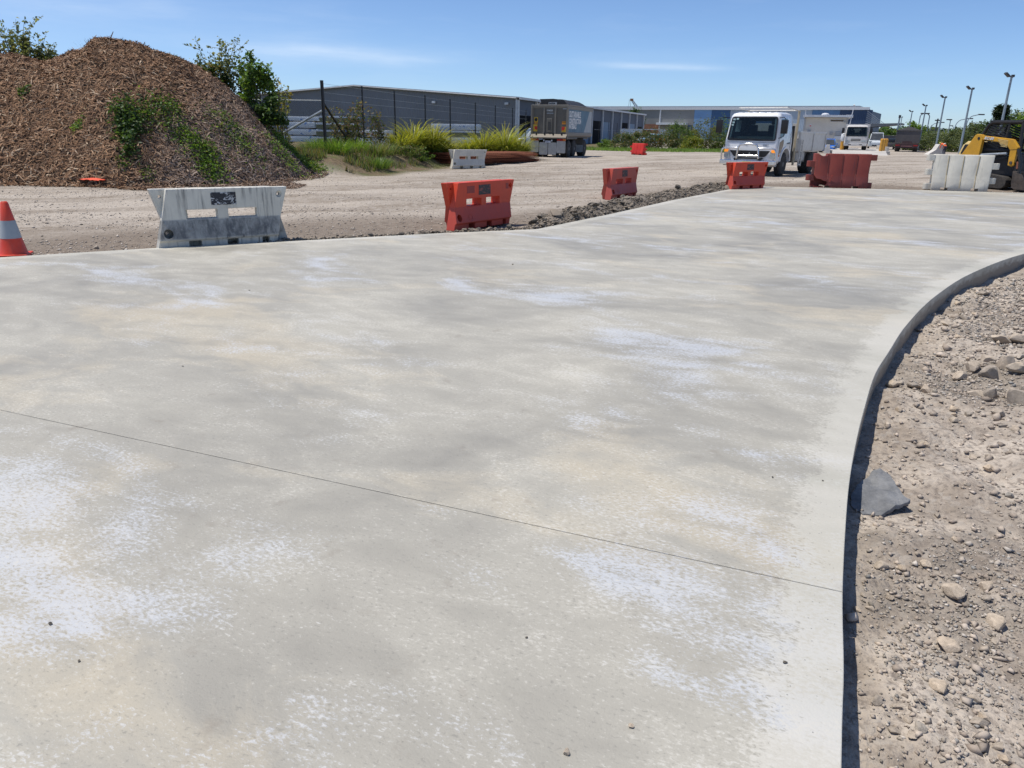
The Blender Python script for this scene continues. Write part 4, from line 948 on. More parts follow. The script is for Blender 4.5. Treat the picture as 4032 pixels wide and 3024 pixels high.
hb = MB().bx(-.19, .19, -.06, .0, 1.52, 2.32).build('grain_hatch_frame', alu_l, tp, .01); MB().bx(-.14, .14, -.075, -.05, 1.57, 2.27).build('grain_hatch', alu, tp); MB().bx(-.09, .09, -.085, -.07, 1.62, 2.12).build('hatch_slot', basic('hatch_dark', (.06, .058, .055), .7), tp); MB().bx(-.08, .08, -.10, -.08, 1.585, 1.615).build('hatch_lever', alu_l, tp)
s0 = 6.4
MB().bx(WB-.06, WB, .05, s0, 1.32, 3.04).build('side_wall', alu_l, tp); MB().bx(-WB, -WB+.06, .05, s0, 1.32, 3.04).build('side_wall', alu_l, tp); MB().bx(-WB, WB, s0-.06, s0, 1.32, 3.0).build('front_wall', alu_l, tp)
MB().bx(-WB+.06, WB-.06, .05, s0-.06, 1.20, 1.34).build('floor', alu, tp)
m, t, b, co = newmat('printed_side_banner')
sx = nd(t, 'SeparateXYZ'); t.links.new(co, sx.inputs[0]); yy, zz2 = sx.outputs[1], sx.outputs[2]
n = noise(t, co, 1.2, 5, .6); c = mixc(t, ramp(t, n, [(.35, 0.), (.65, 1.)]), (.05, .125, .19), (.10, .20, .27))
diag = math_(t, 'SUBTRACT', math_(t, 'MULTIPLY', math_(t, 'SUBTRACT', yy, 4.2), .95), math_(t, 'SUBTRACT', zz2, 1.55))
n3 = noise(t, mapping(t, co, (1, 1.5, .4)), 3, 5, .65)
c = mixc(t, ramp(t, math_(t, 'ADD', diag, math_(t, 'MULTIPLY', n3, .25)), [(.10, 0.), (.16, .8)]), c, mixc(t, n3, (.30, .32, .33), (.62, .63, .62)))
band = math_(t, 'MULTIPLY', ramp(t, yy, [(.0, 0.), (.9, 0.)]), 0.0)
c = mixc(t, ramp(t, noise(t, co, 4, 6, .7), [(.5, 0.), (.8, .4)]), c, (.26, .24, .21))
t.links.new(c, b.inputs['Base Color']); b.inputs['Roughness'].default_value = .55
MB().bx(WB, WB+.012, .15, s0-.15, 1.52, 2.88).build('printed_banner', m, tp)
MB().bx(WB-.02, WB+.05, .0, s0, 2.88, 3.06).build('side_top_rail', alu_l, tp, .015); MB().bx(WB-.02, WB+.05, .0, s0, 1.28, 1.52).build('side_bottom_rail', alu_l, tp, .05, 40)
MB().tube([(WB+.06, .1, 3.10), (WB+.06, s0, 3.10)], .03, 8).build('tarp_roller', alu_l, tp)
MB().bx(WB-.04, WB+.05, -.10, .06, 1.1, 3.1).build('rear_corner_post', alu_l, tp, .012); MB().bx(-WB-.05, -WB+.04, -.10, .06, 1.1, 3.1).build('rear_corner_post', alu_l, tp, .012)
wl = basic('banner_letters', (.72, .73, .72), .55, dirt=.3)
for i, (w_, sz, z_, sx_) in enumerate((('SUSTAINABLE', .50, 2.42, .95), ('CONSTRUCTION', .42, 2.05, .92), ('MATERIALS', .40, 1.74, .92))):
    text('banner_lettering', w_, sz, wl, tp, Matrix.Translation((WB+.016, .26, z_)) @ FACE_POS_X, sx_*1.0, .022)
tag_ = text('banner_small_print', 'Quarries    Concrete    Recycling', .10, wl, tp, Matrix.Translation((WB+.016, .26, 1.60)) @ FACE_POS_X, 1.0)
bpy.data.objects.remove(tag_)
text('maker_lettering', 'rowcon', .20, wl, tp, Matrix.Translation((-.23, -.006, 2.74)) @ FACE_NEG_Y, .68, .004); MB().bx(-.23, .24, -.008, -.001, 2.60, 2.65).build('maker_strip', trim_grey, tp)
# tarpaulin: arched and sagging between bows
tarp = basic('black_tarpaulin', (.020, .021, .024), .62, var=.3, vscale=2, dirt=.4, dirtcol=(.06, .058, .055), bmp=.4, bscale=8)
mb = MB(); V = []; ny_ = 26; nx_ = 15
for j in range(ny_):
    y = .0+(s0+.1)*j/(ny_-1); prof = min(1, (j/3.2)**.8 if j < 4 else 1)*min(1, ((ny_-1-j)/7)**.9); bow = abs(math.sin(j*math.pi/4.2))
    for i in range(nx_):
        u = -1+2*i/(nx_-1); V.append((u*(WB+.02), y, 3.06+(.44-.05*(1-bow))*max(.02, prof)*(1-abs(u)**3.2)+.02*float(vnoise(u*5, y*2, 8))))
mb.add(V, [(j*nx_+i, j*nx_+i+1, (j+1)*nx_+i+1, (j+1)*nx_+i) for j in range(ny_-1) for i in range(nx_-1)]); mb.build('tarpaulin', tarp, tp, smooth=60)
mb = MB(); mb.prism([(-WB+.45, 3.10), (WB-.05, 3.10), (WB-.35, 3.40), (.2, 3.47), (-.75, 3.45), (-WB+.62, 3.26)], .02, .08, 'y'); mb.build('tarp_end_flap', tarp, tp)
MB().bx(-.12, .46, -.0, .018, 3.13, 3.27).build('tarp_badge', trim_grey, tp)
text('tarp_badge_lettering', 'RAZOR', .12, black_trim, tp, Matrix.Translation((-.07, -.004, 3.155)) @ FACE_NEG_Y, 1.0, .006)
# signs
yel = basic('sign_yellow', (.70, .43, .02), .45, dirt=.15); redm = basic('sign_red', (.62, .035, .02), .4); tang = basic('sign_orange', (.62, .24, .02), .5)
MB().bx(-1.10, -.84, -.012, -.001, 2.10, 2.38).build('hazard_sign', yel, tp)
MB().lathe([(.105, 0), (.105, .006), (.08, .006), (.08, .001)], 20, Matrix.Translation((-.97, -.012, 2.24)) @ Matrix.Rotation(R(90), 4, 'X')).build('prohibition_ring', black_trim, tp); MB().box((-.97, -.016, 2.24), (.19, .006, .022), Matrix.Rotation(R(45), 3, 'Y')).build('prohibition_bar', black_trim, tp)
MB().bx(-1.09, -.86, -.012, -.001, 1.99, 2.09).build('small_orange_sign', tang, tp)
for s in (-1, 1):
    a = -1.17 if s < 0 else .87
    MB().bx(a, a+.30, -.012, -.001, 1.52 if s > 0 else 1.54, 1.84 if s > 0 else 1.96).build('rear_marker_plate', yel, tp)
    x0_ = a+.09 if s < 0 else a+.005
    plate('rear_marker_red', [(x, -.014, z) for x, z in (((a+.09, 1.85), (a+.295, 1.85), (a+.295, 1.62), (a+.12, 1.68)) if s < 0 else ((a+.005, 1.835), (a+.22, 1.835), (a+.19, 1.66), (a+.005, 1.60)))], (0, -.006, 0), redm, tp, .005)
    x0_, x1_ = (-1.24, -.68) if s < 0 else (.64, 1.24)
    lb = MB().bx(x0_, x1_, -.30, -.18, 1.0, 1.15).build('tail_light_cluster', red_lens, tp, .02)
    ax = (x0_, x0_+.18) if s < 0 else (x1_-.18, x1_); MB().bx(ax[0]-.002, ax[1]+.002, -.306, -.25, .998, 1.152).build('indicator_lens', amber_off, lb, .015)
MB().bx(.87, 1.13, -.012, -.001, 1.98, 2.16).build('warning_sign', tang, tp); text('warning_lettering', 'WARNING', .06, black_trim, tp, Matrix.Translation((.885, -.015, 2.09)) @ FACE_NEG_Y, .95, .001)
MB().bx(.90, 1.22, -.012, -.001, 2.86, 2.92).build('maker_plate', trim_grey, tp)
plt_ = MB().bx(-.19, .19, -.30, -.285, .88, 1.0).build('number_plate', basic('plate_white', (.62, .66, .72), .5), tp); text('plate_number', 'TQ 95 11', .10, basic('plate_ink', (.05, .06, .16), .6), plt_, Matrix.Translation((-.17, -.304, .905)) @ FACE_NEG_Y, .78, .001)
for x in (-.30, .26): MB().bx(x-.03, x+.05, -.29, -.27, .96, 1.06).build('plate_lamp', trim_white, tp)
flapm = basic('mudflap_grey', (.40, .41, .40), .7, var=.14, vscale=3, dirt=.7, dirtcol=(.24, .235, .225))
for x0_, x1_, z0_, z1_ in ((-1.25, -.66, .30, 1.0), (-.62, -.02, .16, .90), (.02, .60, .16, .90), (.62, 1.24, .27, 1.0)):
    plate('mudflap', [(x0_, -.26, z0_), (x1_, -.26, z0_), (x1_, -.26, z1_), (x0_, -.26, z1_)], (0, .02, 0), flapm, tp, .08)
for y in (.62, 1.92, 4.75):
    for s in (-1, 1): wheel(tp, s*.98, y, .52, .54)
MB().bx(-.5, .5, .1, 6.6, .78, 1.18).build('chassis', chassis_m, tp)
for s in (-1, 1):
    MB().bx(s*1.0-.27, s*1.0+.27, .0, 2.55, 1.10, 1.20).build('mudguard', alu, tp, .04); MB().bx(s*1.0-.27, s*1.0+.27, 4.2, 5.4, 1.10, 1.20).build('mudguard', alu, tp, .04)
    plate('side_flap', [(s*.72, 4.1, .28), (s*1.27, 4.1, .28), (s*1.27, 4.1, .74), (s*.72, 4.1, .74)], (0, .02, 0), flapm, tp, .05); plate('side_flap', [(s*.72, 4.12, .78), (s*1.27, 4.12, .78), (s*1.27, 4.12, 1.10), (s*.72, 4.12, 1.10)], (0, .02, 0), alu, tp, .05)
MB().tube([(0, 5.6, .85), (0, 8.2, .80)], .09, 8).build('drawbar', chassis_m, tp)

# ------------------------------------------------------------------ second truck, van, car and dark trailer in the dusty background
deck = empty('weighbridge', 'pale concrete weighbridge deck with low kerb walls under the second truck', 'weighbridge', (at(3385, 560, 84).x, 84, 0), R(-22)); conc2 = basic('weighbridge_concrete', (.48, .455, .415), .85, var=.15, vscale=.6, dirt=.3)
MB().bx(-3.0, 2.8, -4.8, 16, -.3, .42).build('deck', conc2, deck, .02); MB().bx(2.5, 2.8, -2.6, 16, .42, .82).build('kerb_wall', conc2, deck, .03); MB().prism([(-4.8, .42), (-4.8, -.3), (-10.5, -.3), (-10.5, -.05)], -2.6, 2.4, 'x').build('ramp', conc2, deck)
MB().prism([(-3.5, -.2), (-2.75, -.2), (-2.9, .95), (-3.25, .95)], -5.2, -4.5, 'y').build('kerb_end_block', basic('white_block', (.62, .60, .56), .8), deck, .03)
t2 = empty('parked_truck', 'white flat fronted truck on the weighbridge behind the blue car', 'truck', (at(3368, 560, 83).x, 83, .43), R(-24))
white2 = basic('white_truck_paint_dusty', (.60, .585, .56), .5, dirt=.3, dirtcol=(.42, .38, .33))
scr2 = basic('windscreen_dusty', (.05, .055, .06), .15, var=.3, vscale=1.5)
cab(t2, white2, scr2); steps_arch(t2, white2)
MB().bx(-1.12, 1.12, -.06, .2, .42, .66).build('bumper', white2, t2, .04)
for z in (.92, 1.06): plate('grille_slot', [(-.48, -.002, z), (.48, -.002, z), (.46, -.002, z+.07), (-.46, -.002, z+.07)], (0, -.02, 0), black_trim, t2, .02)
for s in (-1, 1):
    plate('headlight', [(s*x, -.004, z) for x, z in ((.55, .95), (.98, .98), (.98, .82), (.58, .82))], (0, -.02, 0), lamp_glass, t2, .03); MB().bx(s*.55-.14, s*.55+.14, -.075, -.05, .53, .60).build('fog_lamp', black_trim, t2, .02)
    wheel(t2, s*.98, 1.02, .46, .26); wheel(t2, s*.92, 4.6, .46, .5)
MB().bx(-1.22, 1.22, 1.95, 6.0, 1.0, 2.62).build('tray_box', white2, t2, .02); MB().bx(-.4, .4, .4, 6, .6, .9).build('chassis', chassis_m, t2)
def car(name, label, cat, loc, rz, L, Wd, prof_low, prof_top, paint, glassm, hl=True, rack=False):
    """nose at y=0 facing -Y"""
    o = empty(name, label, cat, loc, rz); hw = Wd/2
    mb = MB(); rings = []
    for y, z0_, z1_, k in prof_low: rings.append([(-hw*k, y, z0_), (hw*k, y, z0_), (hw*k*1.02, y, (z0_+z1_)/2), (hw*k*.94, y, z1_), (-hw*k*.94, y, z1_), (-hw*k*1.02, y, (z0_+z1_)/2)])
    mb.loft(rings).build('body', paint, o, .03, 40)
    mb = MB(); rings = []
    for y, z0_, z1_, k in prof_top: rings.append([(-hw*.92, y, z0_), (hw*.92, y, z0_), (hw*k, y, z1_), (-hw*k, y, z1_)])
    mb.loft(rings).build('cabin', paint, o, .03, 40)
    (ya, za, _, _), (yb, zb0, zb1, kb) = prof_top[0], prof_top[1]
    plate('windscreen', [(-hw*.84, ya-.0, za+.03), (hw*.84, ya-.0, za+.03), (hw*(kb-.08), yb-.03, zb1-.05), (-hw*(kb-.08), yb-.03, zb1-.05)], (0, -.02, .012), glassm, o, .06)
    for s in (-1, 1):
        yc = prof_top[-2][0]; plate('side_window', [(s*hw*.915, ya+.35, za+.06), (s*hw*.915, yc-.1, za+.06), (s*(hw*kb+.012), yc-.1, zb1-.08), (s*(hw*kb+.012), yb+.12, zb1-.08)], (s*.012, 0, 0), glassm, o, .04)
        if hl: MB().box((s*hw*.72, .10, prof_low[1][2]-.12), (.34, .22, .16), Matrix.Rotation(R(-30)*s, 3, 'Z')).build('headlight', lamp_glass, o, .05)
        MB().box((s*(hw+.08), ya+.35, za+.12), (.18, .09, .12)).build('mirror', paint, o, .03)
        for yw in (L*.18, L*.80): wheel(o, s*(hw-.10), yw, .30, .19)
    MB().bx(-hw*.5, hw*.5, -.02, .05, .38, .50).build('grille', black_trim, o)
    if rack:
        for y in (1.4, 2.6): MB().bx(-hw*.8, hw*.8, y, y+.06, zb1+.05, zb1+.12).build('roof_bar', black_trim, o)
    return o
blue_p = basic('blue_car_paint', (.035, .17, .62), .25, var=.05, coat=.6)
pc = at(3259, 560, 86); car('hatchback_car', 'bright blue small hatchback car behind the tipper truck tray', 'car', (pc.x, 86, 0), R(-26), 3.6, 1.66, [(0, .28, .62, .86), (.25, .22, .78, .98), (1.0, .2, .88, 1.0), (2.6, .2, .92, 1.0), (3.5, .25, .90, .94), (3.6, .4, .8, .85)], [(.85, .86, .88, .80), (1.55, .88, 1.50, .74), (2.4, .9, 1.54, .74), (3.2, .9, 1.42, .72), (3.55, .86, .92, .76)], blue_p, scr2)
pv = at(3450, 560, 98); van_p = basic('pale_van_paint', (.55, .60, .64), .35, dirt=.2); car('van', 'pale grey van with roof bars between second truck and yellow bollards', 'van', (pv.x, 98, .35), R(-24), 4.8, 1.8, [(0, .35, .8, .9), (.2, .3, 1.0, 1.0), (.9, .3, 1.15, 1.0), (4.7, .3, 1.15, 1.0), (4.8, .4, 1.1, .95)], [(.45, 1.1, 1.16, .84), (1.25, 1.1, 1.95, .78), (3.0, 1.1, 2.02, .78), (4.6, 1.1, 1.98, .78), (4.8, 1.1, 1.2, .8)], van_p, scr2, True, True)
pv = at(2066, 520, 76); car('white_van', 'white van parked behind the fence left of the tipper trailer', 'van', (pv.x-.6, 76, .1), R(-75), 4.8, 1.8, [(0, .35, .8, .9), (.2, .3, 1.0, 1.0), (.9, .3, 1.15, 1.0), (4.7, .3, 1.15, 1.0), (4.8, .4, 1.1, .95)], [(.45, 1.1, 1.16, .84), (1.25, 1.1, 1.95, .78), (3.0, 1.1, 2.02, .78), (4.6, 1.1, 1.98, .78), (4.8, 1.1, 1.2, .8)], van_p, scr2)
pv = at(2515, 520, 112); car('parked_car', 'pale blue white car under the timber rack beyond the hedge', 'car', (pv.x, 112, .3), R(-70), 4.2, 1.75, [(0, .28, .62, .86), (.25, .22, .78, .98), (1.0, .2, .88, 1.0), (3.2, .2, .92, 1.0), (4.1, .25, .90, .94), (4.2, .4, .8, .85)], [(.95, .86, .88, .80), (1.75, .88, 1.45, .74), (2.8, .9, 1.5, .74), (3.7, .9, 1.38, .72), (4.1, .86, .92, .76)], basic('pale_blue_paint', (.35, .52, .66), .3), scr2)
# dark loaded trailer driving away
dt = empty('loaded_trailer', 'dark grey heaped tipper trailer driving away in dust at right', 'trailer', (at(3568, 580, 99).x, 99, 0), R(-27)); dt.scale = (1, 1, .94); dk = basic('dark_trailer_grey', (.085, .08, .082), .7, var=.15, vscale=1, dirt=.3, dirtcol=(.16, .14, .13)); mar = basic('maroon_chassis', (.055, .025, .028), .7, dirt=.4, dirtcol=(.14, .12, .11))
MB().bx(-1.38, 1.38, 0, 6.5, 1.22, 2.85).build('body', dk, dt, .03); MB().bx(-1.42, 1.42, -.05, .1, 2.72, 2.9).build('top_rail', dk, dt, .02)
mb = MB(); V = []
for j in range(9):
    for i in range(9):
        u, v_ = -1+i/4, -1+j/4; V.append((u*1.3, 3.25+v_*3.2, 2.84+.48*(1-abs(u)**1.6)*(1-abs(v_)**4)+.04*float(vnoise(i, j, 5))))
mb.add(V, [(j*9+i, j*9+i+1, (j+1)*9+i+1, (j+1)*9+i) for j in range(8) for i in range(8)]); mb.build('soil_load', basic('dark_soil', (.035, .032, .03), .95, bmp=.5, bscale=8), dt, smooth=60)
MB().bx(-1.3, 1.3, -.05, .2, .55, 1.2).build('rear_bumper_box', mar, dt, .03); MB().prism([(-.62, 1.16), (.62, 1.16), (.5, 1.45), (-.5, 1.45)], -.03, .04, 'y').build('tail_cover', mar, dt)
MB().bx(-.62, .62, -.08, -.04, .78, .84).build('reflector_strip', basic('strip_pink', (.42, .20, .20), .4), dt)
for s in (-1, 1):
    MB().bx(s*1.02-.25, s*1.02+.25, -.09, -.05, .82, .98).build('tail_light', red_lens, dt, .02)
    for y in (.8, 2.1, 5.2): wheel(dt, s*1.02, y, .5, .5)
ds_ = at(3500, 560, 118); ob = empty('dusty_ute', 'faint dark vehicle in the dust left of the loaded trailer', 'vehicle', (ds_.x, 118, 0), R(-25)); MB().bx(-.95, .95, 0, 4.6, .45, 1.05).build('body', dk, ob, .08, 40); MB().bx(-.85, .85, 1.2, 3.0, 1.05, 1.7).build('cabin', scr2, ob, .1, 40); MB().bx(-1.1, 1.1, 2.9, 5.6, .9, 2.1).build('canopy_box', dk, ob, .04)
for s in (-1, 1): wheel(ob, s*.8, .9, .36, .24); wheel(ob, s*.8, 3.7, .36, .24)
# bollards
for i, (px, D) in enumerate(((3473, 79), (3482, 81), (3490, 83))):
    p = at(px, 560, D); o = empty('bollard', ['tallest looking yellow bollard, nearest at the weighbridge corner', 'middle yellow bollard of the three at the weighbridge', 'rearmost yellow bollard of the three at the weighbridge'][i], 'bollard', (p.x, D, 0), 0, 'yellow bollards at the weighbridge')
    MB().tube([(0, 0, -.1), (0, 0, 1.55)], .17, 12).build('post', yellow_paint, o, smooth=40); MB().lathe([(.17, 1.55), (.13, 1.62), (.02, 1.64)], 12).build('cap', yellow_paint, o, smooth=40)
p = at(3318, 560, 84); o = empty('bollard', 'yellow bollard with a pale intercom drum left of the second truck', 'bollard', (p.x, 84, 0), 0); MB().tube([(0, 0, -.1), (0, 0, 1.3)], .2, 12).build('post', yellow_paint, o); MB().lathe([(.2, 1.3), (.26, 1.4), (.26, 1.95), (.15, 2.1), (.03, 2.12)], 14).build('intercom_drum', trim_white, o, smooth=40)

# ------------------------------------------------------------------ site office trailer behind the truck
so_ = empty('site_office', 'white portable site office with roof overhang and vent behind the tipper truck', 'cabin', (at(3243, 540, 97).x, 97, -.3), R(-22)); so_.scale = (1.80, 1.8, 1.58); cream = basic('site_office_wall', (.62, .60, .55), .6, var=.08, vscale=1.2, dirt=.25)
MB().bx(-1.32, 1.32, 0, 5.5, .35, 2.70).build('wall', cream, so_, .01); MB().bx(-1.25, 1.25, .1, 5.4, .1, .35).build('base_skirt', trim_grey, so_); MB().bx(-1.48, 1.55, -.55, 5.7, 2.72, 2.86).build('roof', trim_white, so_, .01)
for k in range(22): MB().bx(-1.46+k*.135, -1.39+k*.135, -.56, 5.7, 2.86, 2.885).build('roof_rib', trim_white, so_)
MB().bx(-1.40, -1.30, -.05, .05, .3, 2.72).build('corner_post', trim_grey, so_); MB().bx(1.30, 1.40, -.05, .05, .3, 2.72).build('corner_post', trim_grey, so_)
v_ = MB().bx(.25, 1.15, -.05, .0, 2.38, 2.58).build('vent_frame', trim_white, so_, .01); MB().bx(.29, 1.11, -.06, -.045, 2.42, 2.54).build('vent_louvre', basic('vent_dark', (.10, .08, .06), .7), v_)
MB().lathe([(.26, 0), (.25, .08), (.16, .15), (.05, .17)], 18, Matrix.Translation((-.1, .5, 2.88))).build('roof_vent', trim_white, so_, smooth=40)
MB().bx(-1.02, -.88, -.012, 0, 2.0, 2.22).build('safety_sign', trim_white, so_); MB().bx(-1.0, -.90, -.016, -.011, 2.04, 2.12).build('safety_symbol', redm, so_)
for (x0_, x1_, z0_, z1_, mm) in ((-1.1, -.9, 1.62, 1.78, trim_grey), (.35, .55, 1.42, 1.66, trim_grey), (.72, 1.15, 1.40, 1.68, trim_grey), (.66, 1.1, 1.08, 1.34, trim_white), (1.12, 1.24, 2.36, 2.50, trim_grey)): MB().bx(x0_, x1_, -.09, 0, z0_, z1_).build('wall_box', mm, so_, .01)
MB().tube([(1.5, -.5, 1.9), (1.62, -.5, 3.55)], .03, 6).build('aerial_mast', trim_white, so_); MB().lathe([(.05, 0), (.07, .05), (.02, .1)], 8, Matrix.Translation((1.62, -.5, 3.55))).build('aerial_tip', trim_white, so_); MB().tube([(-1.36, -.4, 2.86), (-1.36, -.4, 3.3)], .025, 6).build('aerial_mast', trim_white, so_)

# ------------------------------------------------------------------ yellow compact track loader
pl = at(3774, 600, 29.6); ldr = empty('track_loader', 'yellow compact track loader with black slatted cab cage and raised arms behind white barrier', 'loader', (0, 0, gzp(pl.x+.6, pl.y)), R(-68))
ldr.location.x = pl.x + math.sin(R(-68))*(-.62); ldr.location.y = pl.y - math.cos(R(-68))*(-.62)
yl = basic('loader_yellow', (.63, .33, .022), .42, var=.12, vscale=2, dirt=.35, dirtcol=(.22, .14, .05)); ypale = basic('loader_pale_yellow', (.72, .55, .24), .45); lblack = basic('loader_black', (.014, .014, .016), .5, dirt=.3, dirtcol=(.05, .045, .04)); steel = basic('worn_bucket_steel', (.075, .065, .058), .6, .3, .4, 5, .6, (.17, .13, .10)); rust2 = basic('rusty_bracket', (.26, .10, .06), .8); hose = basic('hydraulic_hose', (.02, .022, .025), .4)
for s in (-1, 1):
    y0_, y1_ = (.36*s, .70*s) if s > 0 else (-.70, -.36)
    tr = []
    for (cx, cz, rr_, a0, a1) in ((.35, .34, .30, 90, 270), (1.95, .24, .22, -90, 90)):
        for k in range(9):
            a = R(a0+(a1-a0)*k/8); tr.append((cx+rr_*math.cos(a), cz+rr_*math.sin(a)))
    MB().prism(tr, y0_, y1_, 'y').build('rubber_track', tyre_m, ldr, .02)
    # tower, boom, drop arm
    ya, yb = (-.70, -.56) if s < 0 else (.56, .70)
    MB().prism([(.06, .72), (.90, .72), (.93, 1.80), (.86, 1.88), (.66, 1.89), (.60, 1.84), (.18, 1.12)], ya, yb, 'y').build('lift_tower', yl, ldr, .02)
    MB().prism([(.90, 1.84), (1.98, 1.74), (2.10, 1.72), (2.34, 1.46), (2.30, 1.38), (2.05, 1.36), (1.92, 1.50), (1.55, 1.62), (.90, 1.70)], ya+.01, yb-.01, 'y').build('lift_arm', yl, ldr, .018)
    MB().prism([(2.05, 1.37), (2.30, 1.38), (2.30, .85), (2.22, .80), (2.08, .84)], ya+.02, yb-.02, 'y').build('drop_arm', yl, ldr, .015)
    MB().cyl((2.19, ya-.01, .93), (2.19, yb+.01, .93), .055, 14).build('arm_pin', steel, ldr)
    MB().cyl((.78, ya-.012, 1.74), (.78, ya+.02, 1.74), .05, 14).build('tower_pin', lblack, ldr)
    if s < 0:
        text('model_lettering', 'RC-50', .13, trim_white, ldr, Matrix.Translation((.99, ya-.0, 1.715)) @ FACE_NEG_Y @ Matrix.Rotation(R(-4), 4, 'Z'), 1.05, .006, shear=.25)
        for k in range(6): MB().box((1.72+.06*k*.3, ya+.004, 1.70-.045*k), (.42-.035*k, .010, .018), Matrix.Rotation(R(8), 3, 'Y')).build('decal_stripe', ypale, ldr)
    MB().tube([(2.33, ya+.07, 1.40), (2.50, ya+.07, .95), (2.55, ya+.07, .45)], [.065, .065, .05], 10).build('tilt_cylinder', hose, ldr, smooth=40)
    MB().tube([(.95, ya+.07, 1.16), (1.92, ya+.07, 1.24)], .045, 8).build('lift_cylinder', galv, ldr, smooth=40)
    MB().tube([(.95, ya+.1, 1.05), (1.5, ya+.1, 1.02), (1.95, ya+.1, 1.13)], .02, 6).build('hydraulic_hose', hose, ldr)
MB().prism([(.05, .45), (2.15, .45), (2.15, .80), (1.7, 1.15), (.05, 1.2)], -.36, .36, 'y').build('chassis', lblack, ldr, .03)
MB().prism([(-.02, .75), (.5, .75), (.5, 1.62), (.22, 1.64), (.06, 1.50), (-.06, 1.18)], -.55, .55, 'y').build('engine_hood', ypale, ldr, .06, 40)
plate('hood_louvre', [(.04, -.555, 1.18), (.28, -.555, 1.18), (.36, -.555, 1.52), (.16, -.555, 1.52)], (0, -.01, 0), lblack, ldr, .04)
MB().bx(-.12, .3, -.6, .6, .68, .78).build('rear_bumper', ypale, ldr, .03)
# cage
cg = MB()
for s in (-1, 1):
    y = s*.50
    cg.tube([(.78, y, 1.25), (.76, y, 1.85), (.92, y, 2.20), (1.08, y, 2.30), (2.20, y, 2.30)], .06, 8); cg.tube([(2.20, y, 2.30), (2.28, y, 1.2)], .055, 8); cg.tube([(1.72, y, 2.3), (1.62, y, 1.3)], .035, 8)
    cg.tube([(.95, y, 1.35), (2.26, y, 1.35)], .05, 8)
cg.tube([(2.20, -.5, 2.30), (2.20, .5, 2.30)], .05, 8); cg.tube([(.95, -.5, 1.85), (.95, .5, 1.85)], .04, 8); cg.build('cage_frame', lblack, ldr, smooth=40)
MB().bx(.98, 2.24, -.55, .55, 2.30, 2.37).build('roof_plate', lblack, ldr, .03)
for k in range(9):
    z = 1.48+.085*k
    for s in (-1, 1): MB().box((1.26, s*.50, z), (.88-.03*k, .014, .045), Matrix.Rotation(R(-18)*-1, 3, 'Y')).build('cage_slat', lblack, ldr)
MB().bx(.78, .82, -.48, .48, 1.2, 1.62).build('rear_panel', lblack, ldr)
for k in range(9): MB().bx(.80+.02*k, .82+.02*k, -.48, .48, 1.64+.07*k, 1.685+.07*k).build('rear_grille_bar', lblack, ldr)
for k in range(2): MB().bx(2.19, 2.25, -.36+.5*k, -.16+.5*k, 2.24, 2.285).build('front_work_light', ypale, ldr, .01)
MB().prism([(1.25, 1.2), (1.85, 1.2), (1.85, 1.38), (1.42, 1.42), (1.30, 1.95), (1.20, 1.95)], -.26, .26, 'y').build('seat', lblack, ldr, .04)
MB().tube([(1.95, -.3, 1.2), (1.98, -.28, 1.6)], .025, 6).build('control_lever', lblack, ldr); MB().tube([(1.95, .3, 1.2), (1.98, .28, 1.6)], .025, 6).build('control_lever', lblack, ldr)
MB().bx(2.22, 2.28, -.45, .45, .75, 1.2).build('front_panel', lblack, ldr, .02)
# bucket and quick-attach
MB().bx(2.30, 2.40, -.62, .62, .18, .95).build('attach_plate', lblack, ldr, .02)
for y in (-.60, .60): MB().prism([(2.36, .98), (2.48, .98), (2.52, .80), (2.40, .72)], y-.04, y+.04, 'y').build('attach_lever', rust2, ldr)
bk = MB(); bo_ = [(2.40, .62), (2.46, .10), (2.62, .03), (3.15, .02), (3.16, .04), (2.66, .07), (2.52, .14), (2.46, .60)]; bk.prism(bo_, -.78, .78, 'y').build('bucket_shell', steel, ldr)
for y in (-.79, .76): MB().prism([(2.42, .62), (2.55, .05), (3.12, .03), (3.05, .16), (2.75, .56)], y, y+.03, 'y').build('bucket_side', steel, ldr, .006)
MB().bx(2.40, 2.56, -.78, .78, .58, .66).build('bucket_top_edge', steel, ldr, .01)
MB().bx(3.0, 3.2, -.8, .8, .0, .02).build('cutting_edge', galv, ldr)

